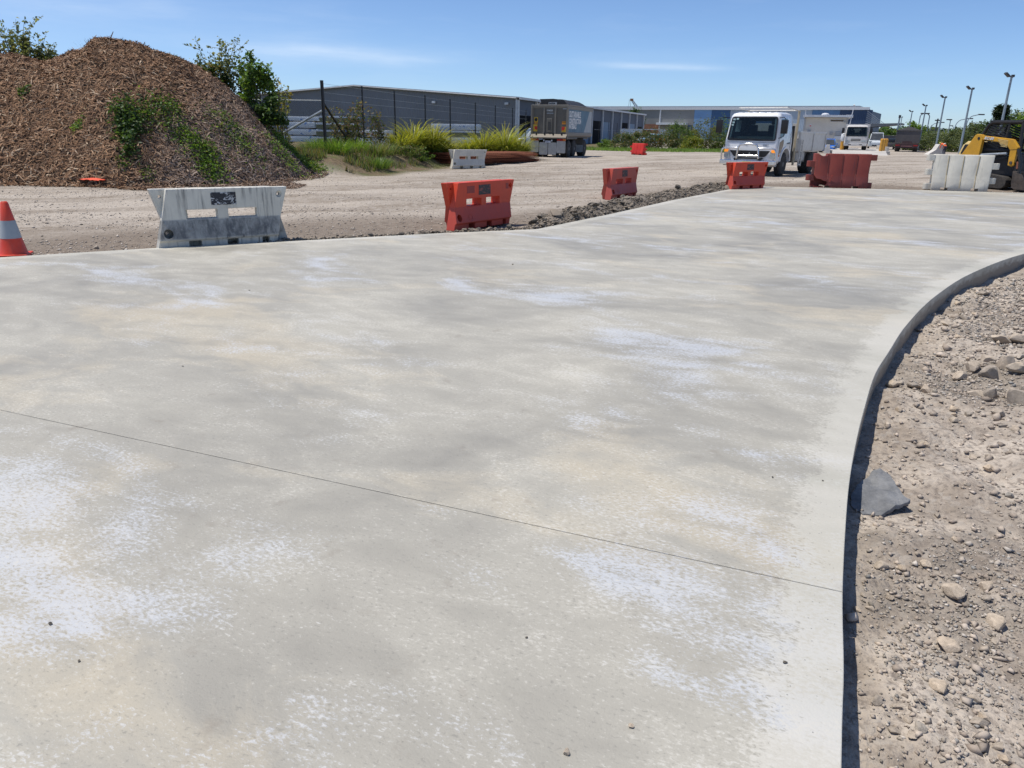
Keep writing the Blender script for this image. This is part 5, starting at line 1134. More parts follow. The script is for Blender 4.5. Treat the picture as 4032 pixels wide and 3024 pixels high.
# ------------------------------------------------------------------ road worker beyond the concrete footing
def worker(px, D, label):
    p = at(px, 590, D); o = empty('person', label, 'person', (p.x, D, gzp(p.x, D)), R(200))
    vs_ = {'pel': (0, .08, .90, .14), 'sp': (0, -.10, 1.04, .15), 'ch': (0, -.31, 1.15, .165), 'nk': (0, -.46, 1.18, .06), 'hd': (0, -.57, 1.17, .10), 'tp': (0, -.64, 1.14, .09)}
    for s, n in ((-1, 'L'), (1, 'R')):
        vs_.update({n+'h': (s*.10, .08, .86, .10), n+'k': (s*.12, -.06, .48, .075), n+'a': (s*.13, .04, .09, .055), n+'t': (s*.14, -.12, .045, .045), n+'s': (s*.19, -.34, 1.14, .07), n+'e': (s*.23, -.38, .88, .052), n+'w': (s*.17, -.46, .66, .04), n+'f': (s*.15, -.50, .57, .035)})
    names = list(vs_); ed = [('pel', 'sp'), ('sp', 'ch'), ('ch', 'nk'), ('nk', 'hd'), ('hd', 'tp')]
    for n in 'LR': ed += [('pel', n+'h'), (n+'h', n+'k'), (n+'k', n+'a'), (n+'a', n+'t'), ('ch', n+'s'), (n+'s', n+'e'), (n+'e', n+'w'), (n+'w', n+'f')]
    me = bpy.data.meshes.new('body'); me.from_pydata([vs_[n][:3] for n in names], [(names.index(a), names.index(b_)) for a, b_ in ed], [])
    so = bpy.data.objects.new('x', me); COL.objects.link(so); so.modifiers.new('s', 'SKIN'); sk = me.skin_vertices[0].data
    for i, n in enumerate(names): sk[i].radius = (vs_[n][3],)*2
    sk[0].use_root = True; so.modifiers.new('u', 'SUBSURF').levels = 1; bpy.context.view_layer.update()
    m2 = bpy.data.meshes.new_from_object(so.evaluated_get(bpy.context.evaluated_depsgraph_get())); bpy.data.objects.remove(so)
    for mm in (basic('work_trousers', (.03, .035, .06), .8), basic('hi_vis_orange', (.80, .13, .02), .6), basic('skin_tone', (.42, .25, .17), .6)): m2.materials.append(mm)
    for f in m2.polygons:
        z = f.center.z; y = f.center.y; f.material_index = 2 if y < -.47 or (z < .72 and y < -.3) else 1 if (z > .93 or y < -.2) else 0; f.use_smooth = True
    link('body', m2, None, o)
    MB().lathe([(.15, .03), (.125, .05), (.115, .13), (.06, .19), (.01, .20)], 14, Matrix.Translation((0, -.58, 1.18)) @ Matrix.Rotation(R(62), 4, 'X')).build('hard_hat', basic('hat_yellow', (.55, .52, .10), .4), o, smooth=50)
    MB().lathe([(.185, -.02), (.185, .03)], 12, Matrix.Translation((0, -.13, 1.055)) @ Matrix.Rotation(R(60), 4, 'X')).build('reflective_stripe', trim_white, o)
worker(3719, 84, 'road worker in orange top and pale hard hat bending beside the floodlight footing')
# ------------------------------------------------------------------ leaf clouds
leaf_m = vcol('leaf_green', .5, .42); grass_m = vcol('blade_green', .45, .35); chip_m = vcol('mulch_chip', .85); bark_m = basic('twig_bark', (.12, .095, .065), .9, var=.3, vscale=8)
def leaf_mesh(name, C, size, cols, aspect=.5, droop=.25, rs=None, updir=.35):
    """C (n,3) leaf centres, folded two-triangle-pair leaves with random facing; cols = list of base colours"""
    rs = rs or rng; n = len(C); s = size*rs.uniform(.6, 1.35, n)
    ax = rs.normal(size=(n, 3)); ax[:, 2] = ax[:, 2]*.6 - droop; ax /= np.linalg.norm(ax, axis=1)[:, None]
    nn = rs.normal(size=(n, 3)); nn[:, 2] = np.abs(nn[:, 2])+updir; sd_ = np.cross(ax, nn); sd_ /= np.linalg.norm(sd_, axis=1)[:, None]; up = np.cross(sd_, ax)
    a = C-ax*s[:, None]*.5; tip = C+ax*s[:, None]*.5; w = (s*aspect*.5)[:, None]; mid = C+up*(s*.10)[:, None]
    V = np.stack([a, mid+sd_*w, tip, mid-sd_*w, C-up*(s*.02)[:, None]], 1).reshape(-1, 3)
    b = np.arange(n)[:, None]*5; F = np.concatenate([b+np.array([[0, 1, 2, 4]]), b+np.array([[0, 4, 2, 3]])], 0)
    cc = np.array(cols)[rs.integers(0, len(cols), n)]*rs.uniform(.72, 1.3, (n, 1)); return fast_mesh(name, V, F, np.repeat(cc, 5, 0))
def blob_points(n, centre, rad, clumps, spread=.32, rs=None, hollow=.35):
    """points gathered round clump centres inside an ellipsoid, leaving gaps"""
    rs = rs or rng; d = rs.normal(size=(clumps, 3)); d /= np.linalg.norm(d, axis=1)[:, None]
    r_ = (hollow+(1-hollow)*rs.random(clumps)**.6)[:, None]; cc = d*r_; k = rs.integers(0, clumps, n)
    sz = rs.uniform(.5, 1.3, clumps)[k][:, None]
    return np.array(centre)+(cc[k]+rs.normal(size=(n, 3))*spread*.5*sz)*np.array(rad)
G_DARK = [(0.056, 0.109, 0.034), (0.079, 0.142, 0.038), (0.104, 0.179, 0.049), (0.072, 0.113, 0.049)]
G_MID = [(0.112, 0.198, 0.041), (0.14, 0.235, 0.053), (0.094, 0.16, 0.045), (0.188, 0.263, 0.066)]
G_BRIGHT = [(0.148, 0.287, 0.038), (0.192, 0.33, 0.052), (0.122, 0.227, 0.038), (0.244, 0.33, 0.07)]
G_YEL = [(0.25, 0.275, 0.044), (0.325, 0.312, 0.05), (0.175, 0.225, 0.037), (0.119, 0.188, 0.031), (0.4, 0.338, 0.075)]
G_DRY = [(0.149, 0.149, 0.068), (0.203, 0.176, 0.088), (0.115, 0.128, 0.054), (0.27, 0.216, 0.108)]
def shrub(name, label, cat, loc, rad, n, size, cols, clumps=26, group=None, stems=6, lift=.9, seed=0, spread=.32, aspect=.5):
    rs = np.random.default_rng(seed+100); o = empty(name, label, cat, loc, 0, group); c = (0, 0, rad[2]*lift)
    P = blob_points(n, c, rad, clumps, spread, rs); P[:, 2] = np.maximum(P[:, 2], .03)
    link('foliage', leaf_mesh('foliage', P, size, cols, aspect, rs=rs), leaf_m, o)
    mb = MB()
    for k in range(stems):
        q = P[rs.integers(0, n)]; mb.tube([(rs.normal()*.08, rs.normal()*.08, -.15), (q[0]*.45, q[1]*.45, q[2]*.55), tuple(q)], [.03*rad[2], .02*rad[2], .006*rad[2]+.003], 5)
    mb.build('stem', bark_m, o); return o
def sprig(name, label, loc, height, n_stems, leaf, n_leaf, cols, lean=.35, seed=0, group=None, width=.5, cat='shrub'):
    """open shrub: bare arching stems with leaves strung along them"""
    rs = np.random.default_rng(seed+500); o = empty(name, label, cat, loc, 0, group); mb = MB(); L = []
    for k in range(n_stems):
        b_ = np.array([rs.normal()*width*.3, rs.normal()*width*.2, -.2]); h = height*rs.uniform(.55, 1.05); dx = rs.normal()*lean*h; dy = rs.normal()*lean*h*.6
        pts = [b_+np.array([dx*t**1.5, dy*t**1.5, (h+.2)*t]) for t in (0, .3, .6, .85, 1)]; mb.tube([tuple(p) for p in pts], [.016, .013, .010, .007, .004], 5)
        for q in range(2):        # side twigs
            t = rs.uniform(.4, .85); p = b_+np.array([dx*t**1.5, dy*t**1.5, (h+.2)*t]); e = p+np.array([rs.normal()*.22*height, rs.normal()*.15*height, rs.uniform(.02, .2)*height]); mb.tube([tuple(p), tuple(e)], [.007, .003], 4)
            for u in rs.uniform(.2, 1, n_leaf//5+1): L.append(p+(e-p)*u+rs.normal(size=3)*.03)
        for t in .25+.75*rs.random(n_leaf)**.7: L.append(b_+np.array([dx*t**1.5, dy*t**1.5, (h+.2)*t])+rs.normal(size=3)*leaf*.45)
    mb.build('stem', bark_m, o); link('foliage', leaf_mesh('foliage', np.array(L), leaf, cols, .62, rs=rs), leaf_m, o); return o
def blades(name, label, cat, loc, n, length, width, cols, group=None, seed=0, arch=.6, spread=.25, tipcol=None):
    """strappy clump: arching blades from a crown"""
    rs = np.random.default_rng(seed+900); o = empty(name, label, cat, loc, 0, group); a = rs.uniform(0, 2*np.pi, n); rt = rs.random(n)**.6*spread
    L = length*rs.uniform(.55, 1.1, n); tilt = np.clip(rs.normal(.34, .22, n), .03, 1.1); wi = rs.normal(0.12, .15, n)
    root = np.stack([np.cos(a)*rt, np.sin(a)*rt, np.zeros(n)], 1); out = np.stack([np.cos(a+wi), np.sin(a+wi), np.zeros(n)], 1); sd_ = np.stack([-np.sin(a), np.cos(a), np.zeros(n)], 1)
    V = []; K = 5; cc = np.array(cols)[rs.integers(0, len(cols), n)]*rs.uniform(.75, 1.3, (n, 1)); colv = []
    for k in range(K+1):
        t = k/K; ang = tilt + arch*1.5*t**1.6
        if k == 0: p = root.copy()
        else: p = p + (out*np.sin(ang)[:, None] + np.array([0, 0, 1])*np.cos(ang)[:, None])*(L/K)[:, None]
        w = width*(1-.75*t**2)*(.6+.4*(k > 0)); p[:, 2] = np.maximum(p[:, 2], .01)
        V += [p-sd_*w/2, p+sd_*w/2]; f_ = cc if tipcol is None else cc*(1-.72*t)+np.array(tipcol)*.72*t*rs.uniform(.75, 1.2, (n, 1)); colv += [f_, f_]
    V = np.stack(V, 1).reshape(-1, 3); colv = np.stack(colv, 1).reshape(-1, 3); b = np.arange(n)[:, None]*(2*(K+1))
    F = np.concatenate([b+np.array([[2*k, 2*k+1, 2*k+3, 2*k+2]]) for k in range(K)], 0)
    link('blades', fast_mesh('blades', V, F, colv, True), grass_m, o); return o

# ------------------------------------------------------------------ mulch heap
MH = 4.25
def mh(x, y):
    x = np.asarray(x, float); y = np.asarray(y, float)
    ax, bx_ = -34.0, -13.1; yc = 27.4
    dx = np.where(x > bx_, (x-bx_)/5.8, np.where(x < ax, (x-ax)/6.0, 0.0)); dy = np.where(y < yc, (y-yc)/5.5, (y-yc)/6.5)
    r_ = np.hypot(dx, dy)*(1+.10*fbm(x*.35, y*.35, 81, 2))
    top = MH - .42*sstep(-13.6, -16.0, x) + .22*fbm(x*.5, y*.5+3, 83, 2)*sstep(-13.8, -15.5, x)
    h = top*(1-np.clip(r_, 0, 1.25)**1.55) + .34*fbm(x*.8, y*.8, 85, 3)*sstep(1.2, .6, r_) + .13*fbm(x*2.6, y*2.6, 87, 3)
    return np.where(r_ < 1.2, np.maximum(h, -.5), -.5)
def surf(x, y): return np.maximum(mh(x, y), gz(x, y))
def mound_hit(px, py):
    d = _f + _r*((px-2016)/FPX) - _u*((py-1512)/FPX); t = np.arange(15, 45, .05)/d.y
    x, y, z = d.x*t, d.y*t, CAM_H+d.z*t; hit = np.nonzero(z < surf(x, y))[0]; i = hit[0] if len(hit) else int(np.argmin(np.abs(z-surf(x, y))))
    return Vector((x[i], y[i], z[i]))
mx_ = np.arange(-32, -6.4, .2); my_ = np.arange(21, 34.5, .2); X, Y = np.meshgrid(mx_, my_); Z = mh(X, Y); nx, ny = len(mx_), len(my_); idx = np.arange(nx*ny).reshape(ny, nx)
F = np.stack([idx[:-1, :-1], idx[:-1, 1:], idx[1:, 1:], idx[1:, :-1]], -1).reshape(-1, 4); zf = Z.reshape(-1)[F].max(1) > -.35; F = F[zf]
heap = empty('mulch_heap', 'huge heap of brown wood chip mulch with weeds growing on it', 'mulch heap', (0, 0, 0))
m, t, b, co = newmat('mulch_base')
n = noise(t, co, 9, 5, .7); t.links.new(mixc(t, ramp(t, n, [(.35, 0.), (.65, 1.)]), (.045, .027, .016), (.15, .09, .05)), b.inputs['Base Color']); b.inputs['Roughness'].default_value = .95; bump(t, b, n, .9, .08)
link('core', fast_mesh('core', np.stack([X, Y, Z], -1).reshape(-1, 3), F, None, True), m, heap)
N = 95000; cx = rng.uniform(-24.5, -6.6, N*2); cy = rng.uniform(21.2, 29.8, N*2); hz = mh(cx, cy); gzv = gz(cx, cy); ok = (hz > gzv-.03) | ((hz > gzv-.45) & (rng.random(N*2) < .45)); cx, cy, hz, gzv = cx[ok][:N], cy[ok][:N], hz[ok][:N], gzv[ok][:N]; n = len(cx)
zc = np.maximum(hz, gzv)
e = .08; gxn = (mh(cx+e, cy)-mh(cx-e, cy))/(2*e); gyn = (mh(cx, cy+e)-mh(cx, cy-e))/(2*e); flat = hz < gzv; gxn[flat] = 0; gyn[flat] = 0
nrm = np.stack([-gxn, -gyn, np.ones(n)], 1)+rng.normal(size=(n, 3))*.42; nrm /= np.linalg.norm(nrm, axis=1)[:, None]
tv = rng.normal(size=(n, 3)); tv[:, 2] *= .6; tv -= nrm*np.sum(tv*nrm, 1)[:, None]; tv /= np.linalg.norm(tv, axis=1)[:, None]; bt = np.cross(nrm, tv)
Ln = rng.gamma(3.2, .042, n)+.05; Wd = rng.uniform(.018, .042, n); cv = rng.uniform(-.1, .28, n)*Ln
C = np.stack([cx, cy, zc+rng.uniform(0, .06, n)], 1)
p0 = C-tv*(Ln/2)[:, None]; p1 = C+nrm*cv[:, None]*.5; p2 = C+tv*(Ln/2)[:, None]; w = (bt*Wd[:, None]/2)
V = np.stack([p0-w*.5, p0+w*.5, p1-w, p1+w, p2-w*.35, p2+w*.35], 1).reshape(-1, 3); bi = np.arange(n)[:, None]*6
Fc = np.concatenate([bi+np.array([[0, 1, 3, 2]]), bi+np.array([[2, 3, 5, 4]])], 0)
pal = np.array([(0.244, 0.134, 0.072), (0.319, 0.184, 0.102), (0.169, 0.09, 0.047), (0.393, 0.258, 0.16), (0.085, 0.048, 0.03), (0.487, 0.369, 0.255), (0.122, 0.069, 0.041)])
cc = pal[rng.choice(7, n, p=[.22, .2, .2, .13, .12, .05, .08])]*rng.uniform(.75, 1.25, (n, 1))
# older grey mulch on the right flank
old = sstep(-11.6, -9.4, cx+.9*fbm(cx*.6, cy*.6, 91, 3))[:, None]; grey = np.array([(.24, .185, .15), (.31, .26, .225), (.13, .10, .08), (.40, .35, .31)])[rng.integers(0, 4, n)]*rng.uniform(.75, 1.2, (n, 1)); cc = cc*(1-old*.5)+grey*old*.5
o = link('chips', fast_mesh('chips', V, Fc, np.repeat(cc, 6, 0)), chip_m, heap); o['kind'] = 'stuff'

def weeds(label, pxs, n, size, cols, hgt=.18, seed=0, group='weeds on the mulch heap'):
    """low weed patch hugging the heap, rooted where the listed photo points meet the slope"""
    rs = np.random.default_rng(seed+40); pts = []
    base = [mound_hit(*q[:2]) for q in pxs]; o = empty('weed_patch', label, 'weeds', tuple(base[0]), 0, group)
    for bp, q in zip(base, pxs):
        k = int(n*q[2]); r_ = q[3]; x = bp.x+rs.normal(size=k)*r_; y = bp.y+rs.normal(size=k)*r_*.8; z = surf(x, y)+np.abs(rs.normal(size=k))*hgt
        pts.append(np.stack([x, y, z], 1))
    P = np.concatenate(pts)-np.array(base[0]); link('foliage', leaf_mesh('foliage', P, size, cols, .55, rs=rs), leaf_m, o)
weeds('tall dark green weed clump in the middle of the mulch heap', [(500, 480, .3, .22), (515, 520, .25, .18), (508, 560, .2, .16), (512, 610, .15, .14), (470, 500, .1, .2)], 1500, .12, G_DARK, .28, 1)
weeds('green creeping weed spreading right of the dark clump on the heap', [(590, 455, .3, .3), (640, 440, .3, .3), (690, 440, .2, .25), (560, 480, .2, .25)], 1000, .10, G_DARK+G_MID, .13, 2)
weeds('bright green weed patch low on the heap front', [(790, 600, .3, .28), (830, 640, .3, .26), (835, 690, .25, .2), (770, 570, .15, .25)], 1700, .085, G_BRIGHT+G_MID, .12, 3)
weeds('sparse green creepers on the grey right flank of the heap', [(880, 520, .2, .35), (950, 560, .2, .4), (900, 480, .15, .3), (985, 600, .15, .3), (720, 540, .15, .2), (690, 530, .15, .25)], 1500, .085, G_MID, .08, 4)
weeds('green strip of creeping weed at the right foot of the heap', [(1100, 560, .2, .3), (1150, 600, .2, .3), (1190, 640, .2, .3), (1230, 670, .2, .3), (1120, 620, .2, .35)], 2400, .085, G_BRIGHT+G_MID, .12, 5)
weeds('small lone weed at left of the heap front', [(312, 500, .6, .1), (305, 510, .4, .08)], 160, .09, G_BRIGHT, .08, 6)
weeds('tiny green sprout on the upper left of the heap', [(92, 365, 1.0, .12)], 130, .09, G_DARK, .08, 7)
weeds('small pale weed tuft low on the heap above orange rag', [(580, 690, .6, .12), (490, 660, .4, .1)], 160, .08, G_MID, .07, 8)

# shrubs on and behind the heap
def on_heap(px, py, Y): p = at(px, py, Y); return (p.x, Y, float(surf(np.array([p.x]), np.array([Y]))[0]))
shrub('leafy_bush', 'tall bright green bush on the right shoulder of the mulch heap', 'bush', on_heap(1025, 480, 28.6), (.62, .6, 1.25), 3400, .17, G_MID+G_DARK+G_BRIGHT, 34, None, 7, .72, 11, .30, .42)
shrub('leafy_bush', 'dark leaves standing in for the tall bush shadow on the heap', 'bush', on_heap(1045, 500, 28.2), (.75, .5, .55), 2400, .14, G_DARK, 24, None, 4, .55, 12, .36)  # added dark foliage where the tall bush casts its shadow
shrub('leafy_bush', 'dark low bush on the skyline behind the heap shoulder', 'bush', (at(840, 330, 29.5).x, 29.5, 2.75), (.62, .5, .62), 2400, .12, G_DARK+G_DRY, 26, None, 6, .75, 13, .34)
LOOSE = [(0.175, 0.219, 0.088), (0.245, 0.28, 0.131), (0.131, 0.166, 0.07), (0.35, 0.35, 0.175)]
for i, (px, Y, zb, h, ns, lab) in enumerate([(850, 30.0, 2.5, 2.25, 13, 'tall airy shrub with loose leaves on the skyline above dark bush'), (940, 30.2, 2.2, 2.0, 10, 'airy leafy shrub between the dark bush and the tall green bush'), (1090, 29.6, 1.2, 2.1, 7, 'spindly shrub with yellowing leaves right of the tall green bush'), (780, 30.5, 2.9, 1.35, 6, 'sparse leafy shrub left of the dark skyline bush'), (690, 30.5, 3.3, 1.0, 5, 'thin leafy sprigs on the right slope skyline of the heap'), (620, 30.0, 3.7, .72, 3, 'single thin sprig just right of the heap summit')]):
    p = at(px, 300, Y); sprig('airy_shrub', lab, (p.x, Y, zb), h, int(ns*1.4), .125, 44, LOOSE+([(.35, .27, .04)] if i == 2 else []), .24, 20+i, 'airy shrubs on the heap skyline', .9)
for i, (px, Y, zb, h, ns, lab) in enumerate([(30, 30.5, 3.2, 2.2, 16, 'bushy airy shrub at the far left edge of the skyline'), (120, 30.5, 3.2, 1.75, 12, 'airy shrub second from left behind the heap crest'), (200, 30.5, 3.2, 1.5, 9, 'airy shrub third from left behind the heap crest'), (315, 30.0, 3.3, 1.0, 2, 'little sprig on the heap crest left of the summit'), (500, 29.0, 3.9, .62, 5, 'leafy sprigs crowning the summit of the heap')]):
    p = at(px, 200, Y); sprig('airy_shrub', lab, (p.x, Y, zb), h, int(ns*1.4), .13, 46, LOOSE, .22, 40+i, 'airy shrubs on the heap skyline', .9)
blades('grass_tuft', 'thin dry grass stalks left of the heap summit', 'grass', tuple(on_heap(410, 190, 28.2)), 46, .62, .012, G_DRY, None, 3, .18, .7)
p = mound_hit(985, 470); pr_ = shrub('pale_shrub', 'small pale green shrub peeping out between bush and fence', 'bush', (at(1110, 470, 31).x, 31, .9), (.35, .3, .35), 300, .1, LOOSE, 10, None, 3, .8, 77)

# orange rag at the foot of the heap
rp = mound_hit(366, 716); mb = MB(); V = []
for j in range(7):
    for i in range(11):
        u, v_ = -1+i/5, -1+j/3; V.append((u*.40*(1-.25*v_*v_), v_*.13, .015+.07*abs(float(vnoise(i*.7, j*.9, 12)))+.05*(1-u*u)*(1-v_*v_)))
mb.add(V, [(j*11+i, j*11+i+1, (j+1)*11+i+1, (j+1)*11+i) for j in range(6) for i in range(10)]); o = mb.build('cloth_scrap', basic('orange_cloth', (.78, .10, .045), .8, var=.2), None, smooth=60); o.location = (rp.x, rp.y, rp.z+.03); tag(o, 'crumpled orange rag lying at the foot of the mulch heap', 'cloth')

# ------------------------------------------------------------------ strappy clumps and grass on the verge
def verge(px, D, dz=0): p = at(px, 560, D); return (p.x, D, gzp(p.x, D)+dz)
FL = [(1575, 38.2, 1.05, 'strappy yellow green clump left of the two largest, by second fence bay'), (1628, 39.6, 1.65, 'tall strappy clump with yellow tips, leftmost of the big pair'), (1704, 40.6, 1.6, 'strappy yellow green clump left of the white slotted barrier'), (1758, 41.8, .95, 'smaller strappy clump just behind the white slotted barrier left end'),
      (1846, 45.0, 1.15, 'strappy green clump behind white slotted barrier right end'), (1905, 46.2, 1.75, 'strappy clump with yellow tips behind the rusty mesh stack'), (1988, 47.2, 2.15, 'largest bright yellow strappy clump beside the tipper trailer'), (2045, 48.6, 1.35, 'strappy clump touching the left side of the tipper trailer')]
for i, (px, D, L, lab) in enumerate(FL):
    blades('flax_clump', lab, 'plant', verge(px, D, -.05), 420, L*1.28, .05, G_YEL[2:4]+G_BRIGHT+G_DARK, 'strappy clumps along the verge', 60+i, .78, .42, (.55, .50, .07))
for i, (px, D, lab) in enumerate([(1240, 33.5, 'vivid green grass tuft by the heap toe in front of timber packs'), (1290, 32.6, 'green grass tuft at the foot of the corner fence post'), (1330, 31.6, 'low bright grass tuft on the bank below the braces'), (1400, 33.4, 'green grass tuft on the bank right of the black brace'), (1478, 34.0, 'dry olive grass tuft below the fence vine'), (1520, 35.4, 'dry tall grass tuft left of the strappy clumps'), (1485, 31.9, 'small dark green grass tuft at the bank foot')]):
    blades('grass_tuft', lab, 'grass', verge(px, D, -.04), 420, .75 if i != 6 else .6, .018, (G_BRIGHT if i < 4 else G_DRY+G_MID if i < 6 else G_MID), 'grass tufts on the bank', 80+i, .5, .5)
shrub('low_weed', 'dusty dark weed growing under the strappy clumps', 'weeds', verge(1600, 36.6), (.9, .5, .38), 1500, .085, G_DRY+G_MID, 20, None, 4, .7, 90)
shrub('low_weed', 'green broad weed at the front foot of the tall strappy clump', 'weeds', verge(1655, 37.4), (.6, .4, .3), 1000, .08, G_MID, 16, None, 3, .7, 91)
sprig('airy_shrub', 'sparse grey leaved weed left of the tipper trailer rear', verge(2060, 50.5), 1.5, 7, .085, 20, LOOSE, .25, 55, None, .6)
# vine on the fence
vo_ = empty('fence_vine', 'sparse half dead vine climbing the chain link fence', 'vine', (fence_x(34.5), 34.5, gzp(fence_x(34.5), 34.5))); rs = np.random.default_rng(5); mb = MB(); L = []
for k in range(30):
    D = rs.uniform(32.3, 38.4); z = .2; D2 = D; pts = []; top = rs.uniform(1.4, 3.0)*(1-.35*max(0, D-36)/3)
    while z < top:
        pts.append((fence_x(D2)-vo_.location.x+rs.normal()*.05-.05, D2-34.5, z-vo_.location.z)); 
        if z > .6:
            for q in range(rs.integers(6, 14)): L.append(np.array(pts[-1])+rs.normal(size=3)*np.array([.10, .16, .12]))
        z += .16; D2 += rs.normal()*.09
    if len(pts) > 2: mb.tube(pts, .012, 4)
mb.build('stem', bark_m, vo_); link('foliage', leaf_mesh('foliage', np.array(L), .12, G_DRY+[(.09, .11, .04), (.22, .14, .09), (.10, .16, .03)], .6, rs=rs), leaf_m, vo_)
# short grass on the bank
n = 15000; D = 29.3+rng.random(n)**1.6*40; xx = fence_x(D)+rng.uniform(-2.2, 2.5, n)-.1; zz3 = gz(xx, D); keep = (fbm(xx*.7, D*.7, 95, 3) > -.05) & ((D < 37) | (rng.random(n) < .35)); xx, D, zz3 = xx[keep], D[keep], zz3[keep]; n = len(xx)
ang = rng.uniform(0, 2*np.pi, n); hgt = rng.uniform(.08, .34, n); wv = .02; dx, dy = np.cos(ang), np.sin(ang)
V = np.stack([np.stack([xx-dx*wv, D-dy*wv, zz3], 1), np.stack([xx+dx*wv, D+dy*wv, zz3], 1), np.stack([xx+dy*hgt*.5, D-dx*hgt*.5, zz3+hgt], 1)], 1).reshape(-1, 3)
cc = np.array(G_MID+G_DRY+G_DRY)[rng.integers(0, 12, n)]; o = link('verge_grass', fast_mesh('verge_grass', V, np.arange(3*n).reshape(-1, 3), np.repeat(cc, 3, 0)), grass_m); tag(o, 'short rough grass covering the bank along the fence', 'grass', kind='stuff')

# ------------------------------------------------------------------ hedge row beyond the tipper
HB_ = [(2385, 86, .9, .55, 'low grass weed right of the tipper trailer wheel', G_MID), (2455, 84, 1.5, 1.0, 'dark weedy shrub left of the far red barrier', G_DRY+G_DARK), (2510, 86, 1.7, 1.15, 'dark leaved shrub behind the far red barrier', G_DARK+G_DRY), (2565, 87, 1.7, 1.2, 'weedy dark shrub with orange flowers right of far red barrier', G_DARK+G_DRY+[(.40, .20, .02)]),
       (2620, 88, 1.9, 1.25, 'dusty dark shrub in the middle of the far hedge', G_DARK+G_DRY), (2672, 89, 1.9, 1.5, 'round green shrub with upright top left of the yellow green one', G_DARK+G_MID), (2722, 86, 1.3, .85, 'yellow green weedy shrub at the hedge foot', G_YEL[1:4]), (2765, 90, 2.1, 1.95, 'tall yellow green rounded bush near the white truck', [(.13, .15, .03), (.17, .18, .035), (.09, .12, .025), (.21, .20, .04)]), (2815, 91, 1.9, 1.3, 'dark bush right behind the white truck mirror', G_DARK+G_MID), (2845, 95, 1.6, 2.0, 'slim green bush partly behind the white truck cab', G_MID), (2655, 104, 1.3, 1.9, 'dense dark green round bush in front of the office awning', G_DARK), (2715, 102, 1.3, 1.4, 'low pale weed between round bush and yellow bush', G_DRY+G_MID)]
for i, (px, D, rx_, rz_, lab, cols) in enumerate(HB_):
    p = at(px, 580, D); shrub('hedge_shrub', lab, 'bush', (p.x, D, gzp(p.x, D)-.05), (rx_, 1.0, rz_), 2600, .17, cols, 34, 'shrubs of the far hedge', 5, .78, 200+i, .36)
n = 5200; px_ = rng.uniform(2300, 2880, n); D = rng.uniform(76, 84, n); k = (px_-2032)/3076; xx = k*D; zz3 = gz(xx, D); hgt = rng.uniform(.1, .4, n); ang = rng.uniform(0, 6.28, n); dx, dy = np.cos(ang)*.035, np.sin(ang)*.035
V = np.stack([np.stack([xx-dx, D-dy, zz3-.02], 1), np.stack([xx+dx, D+dy, zz3-.02], 1), np.stack([xx+dy*4, D-dx*4, zz3+hgt], 1)], 1).reshape(-1, 3); cc = np.array(G_MID+G_BRIGHT)[rng.integers(0, 8, n)]
o = link('roadside_grass', fast_mesh('roadside_grass', V, np.arange(3*n).reshape(-1, 3), np.repeat(cc, 3, 0)), grass_m); tag(o, 'strip of rough green grass in front of the far hedge', 'grass', kind='stuff')

# ------------------------------------------------------------------ trees and scrub beyond the haul road
def tree(label, px, D, base_py, top_py, wpx, cols, seed, n=3600, size=.42, trunk=.35, kind='round'):
    p = at(px, 560, D); zt = at(px, top_py, D).z; w = wpx/3076*D/2; o = empty('tree', label, 'tree', (p.x, D, -.1), 0, 'trees beyond the haul road'); rs = np.random.default_rng(seed)
    tz = zt*trunk; mb = MB(); mb.tube([(0, 0, 0), (.1*w*rs.normal(), 0, tz), (.1*w*rs.normal(), 0, zt*.8)], [.035*zt, .026*zt, .008*zt], 7)
    for k in range(6):
        a = rs.uniform(0, 6.28); z0_ = rs.uniform(tz*.8, zt*.6); mb.tube([(0, 0, z0_), (.45*w*math.cos(a), .45*w*math.sin(a), z0_+(zt-z0_)*.4), (.8*w*math.cos(a), .8*w*math.sin(a), z0_+(zt-z0_)*.6)], [.014*zt, .009*zt, .004*zt], 5)
    mb.build('trunk', bark_m, o)
    if kind == 'pine':
        P = []
        for k in range(26):
            z0_ = zt*rs.uniform(.25, .98); r_ = w*(1.05-z0_/zt)+.25; a = rs.uniform(0, 6.28); q = rs.random(n//26)
            P.append(np.stack([r_*np.cos(a)*q+rs.normal(size=len(q))*.22, r_*np.sin(a)*q+rs.normal(size=len(q))*.22, z0_+q*r_*.75+rs.normal(size=len(q))*.2], 1))
        P = np.concatenate(P); asp = .14
    else: P = blob_points(n, (0, 0, tz+(zt-tz)*.5), (w, w*.8, (zt-tz)*.56), 46, .34, rs); asp = .5
    link('crown', leaf_mesh('crown', P, size, cols, asp, rs=rs), leaf_m, o)
OLV = [(0.14, 0.179, 0.085), (0.112, 0.15, 0.075), (0.169, 0.198, 0.104), (0.085, 0.122, 0.06)]
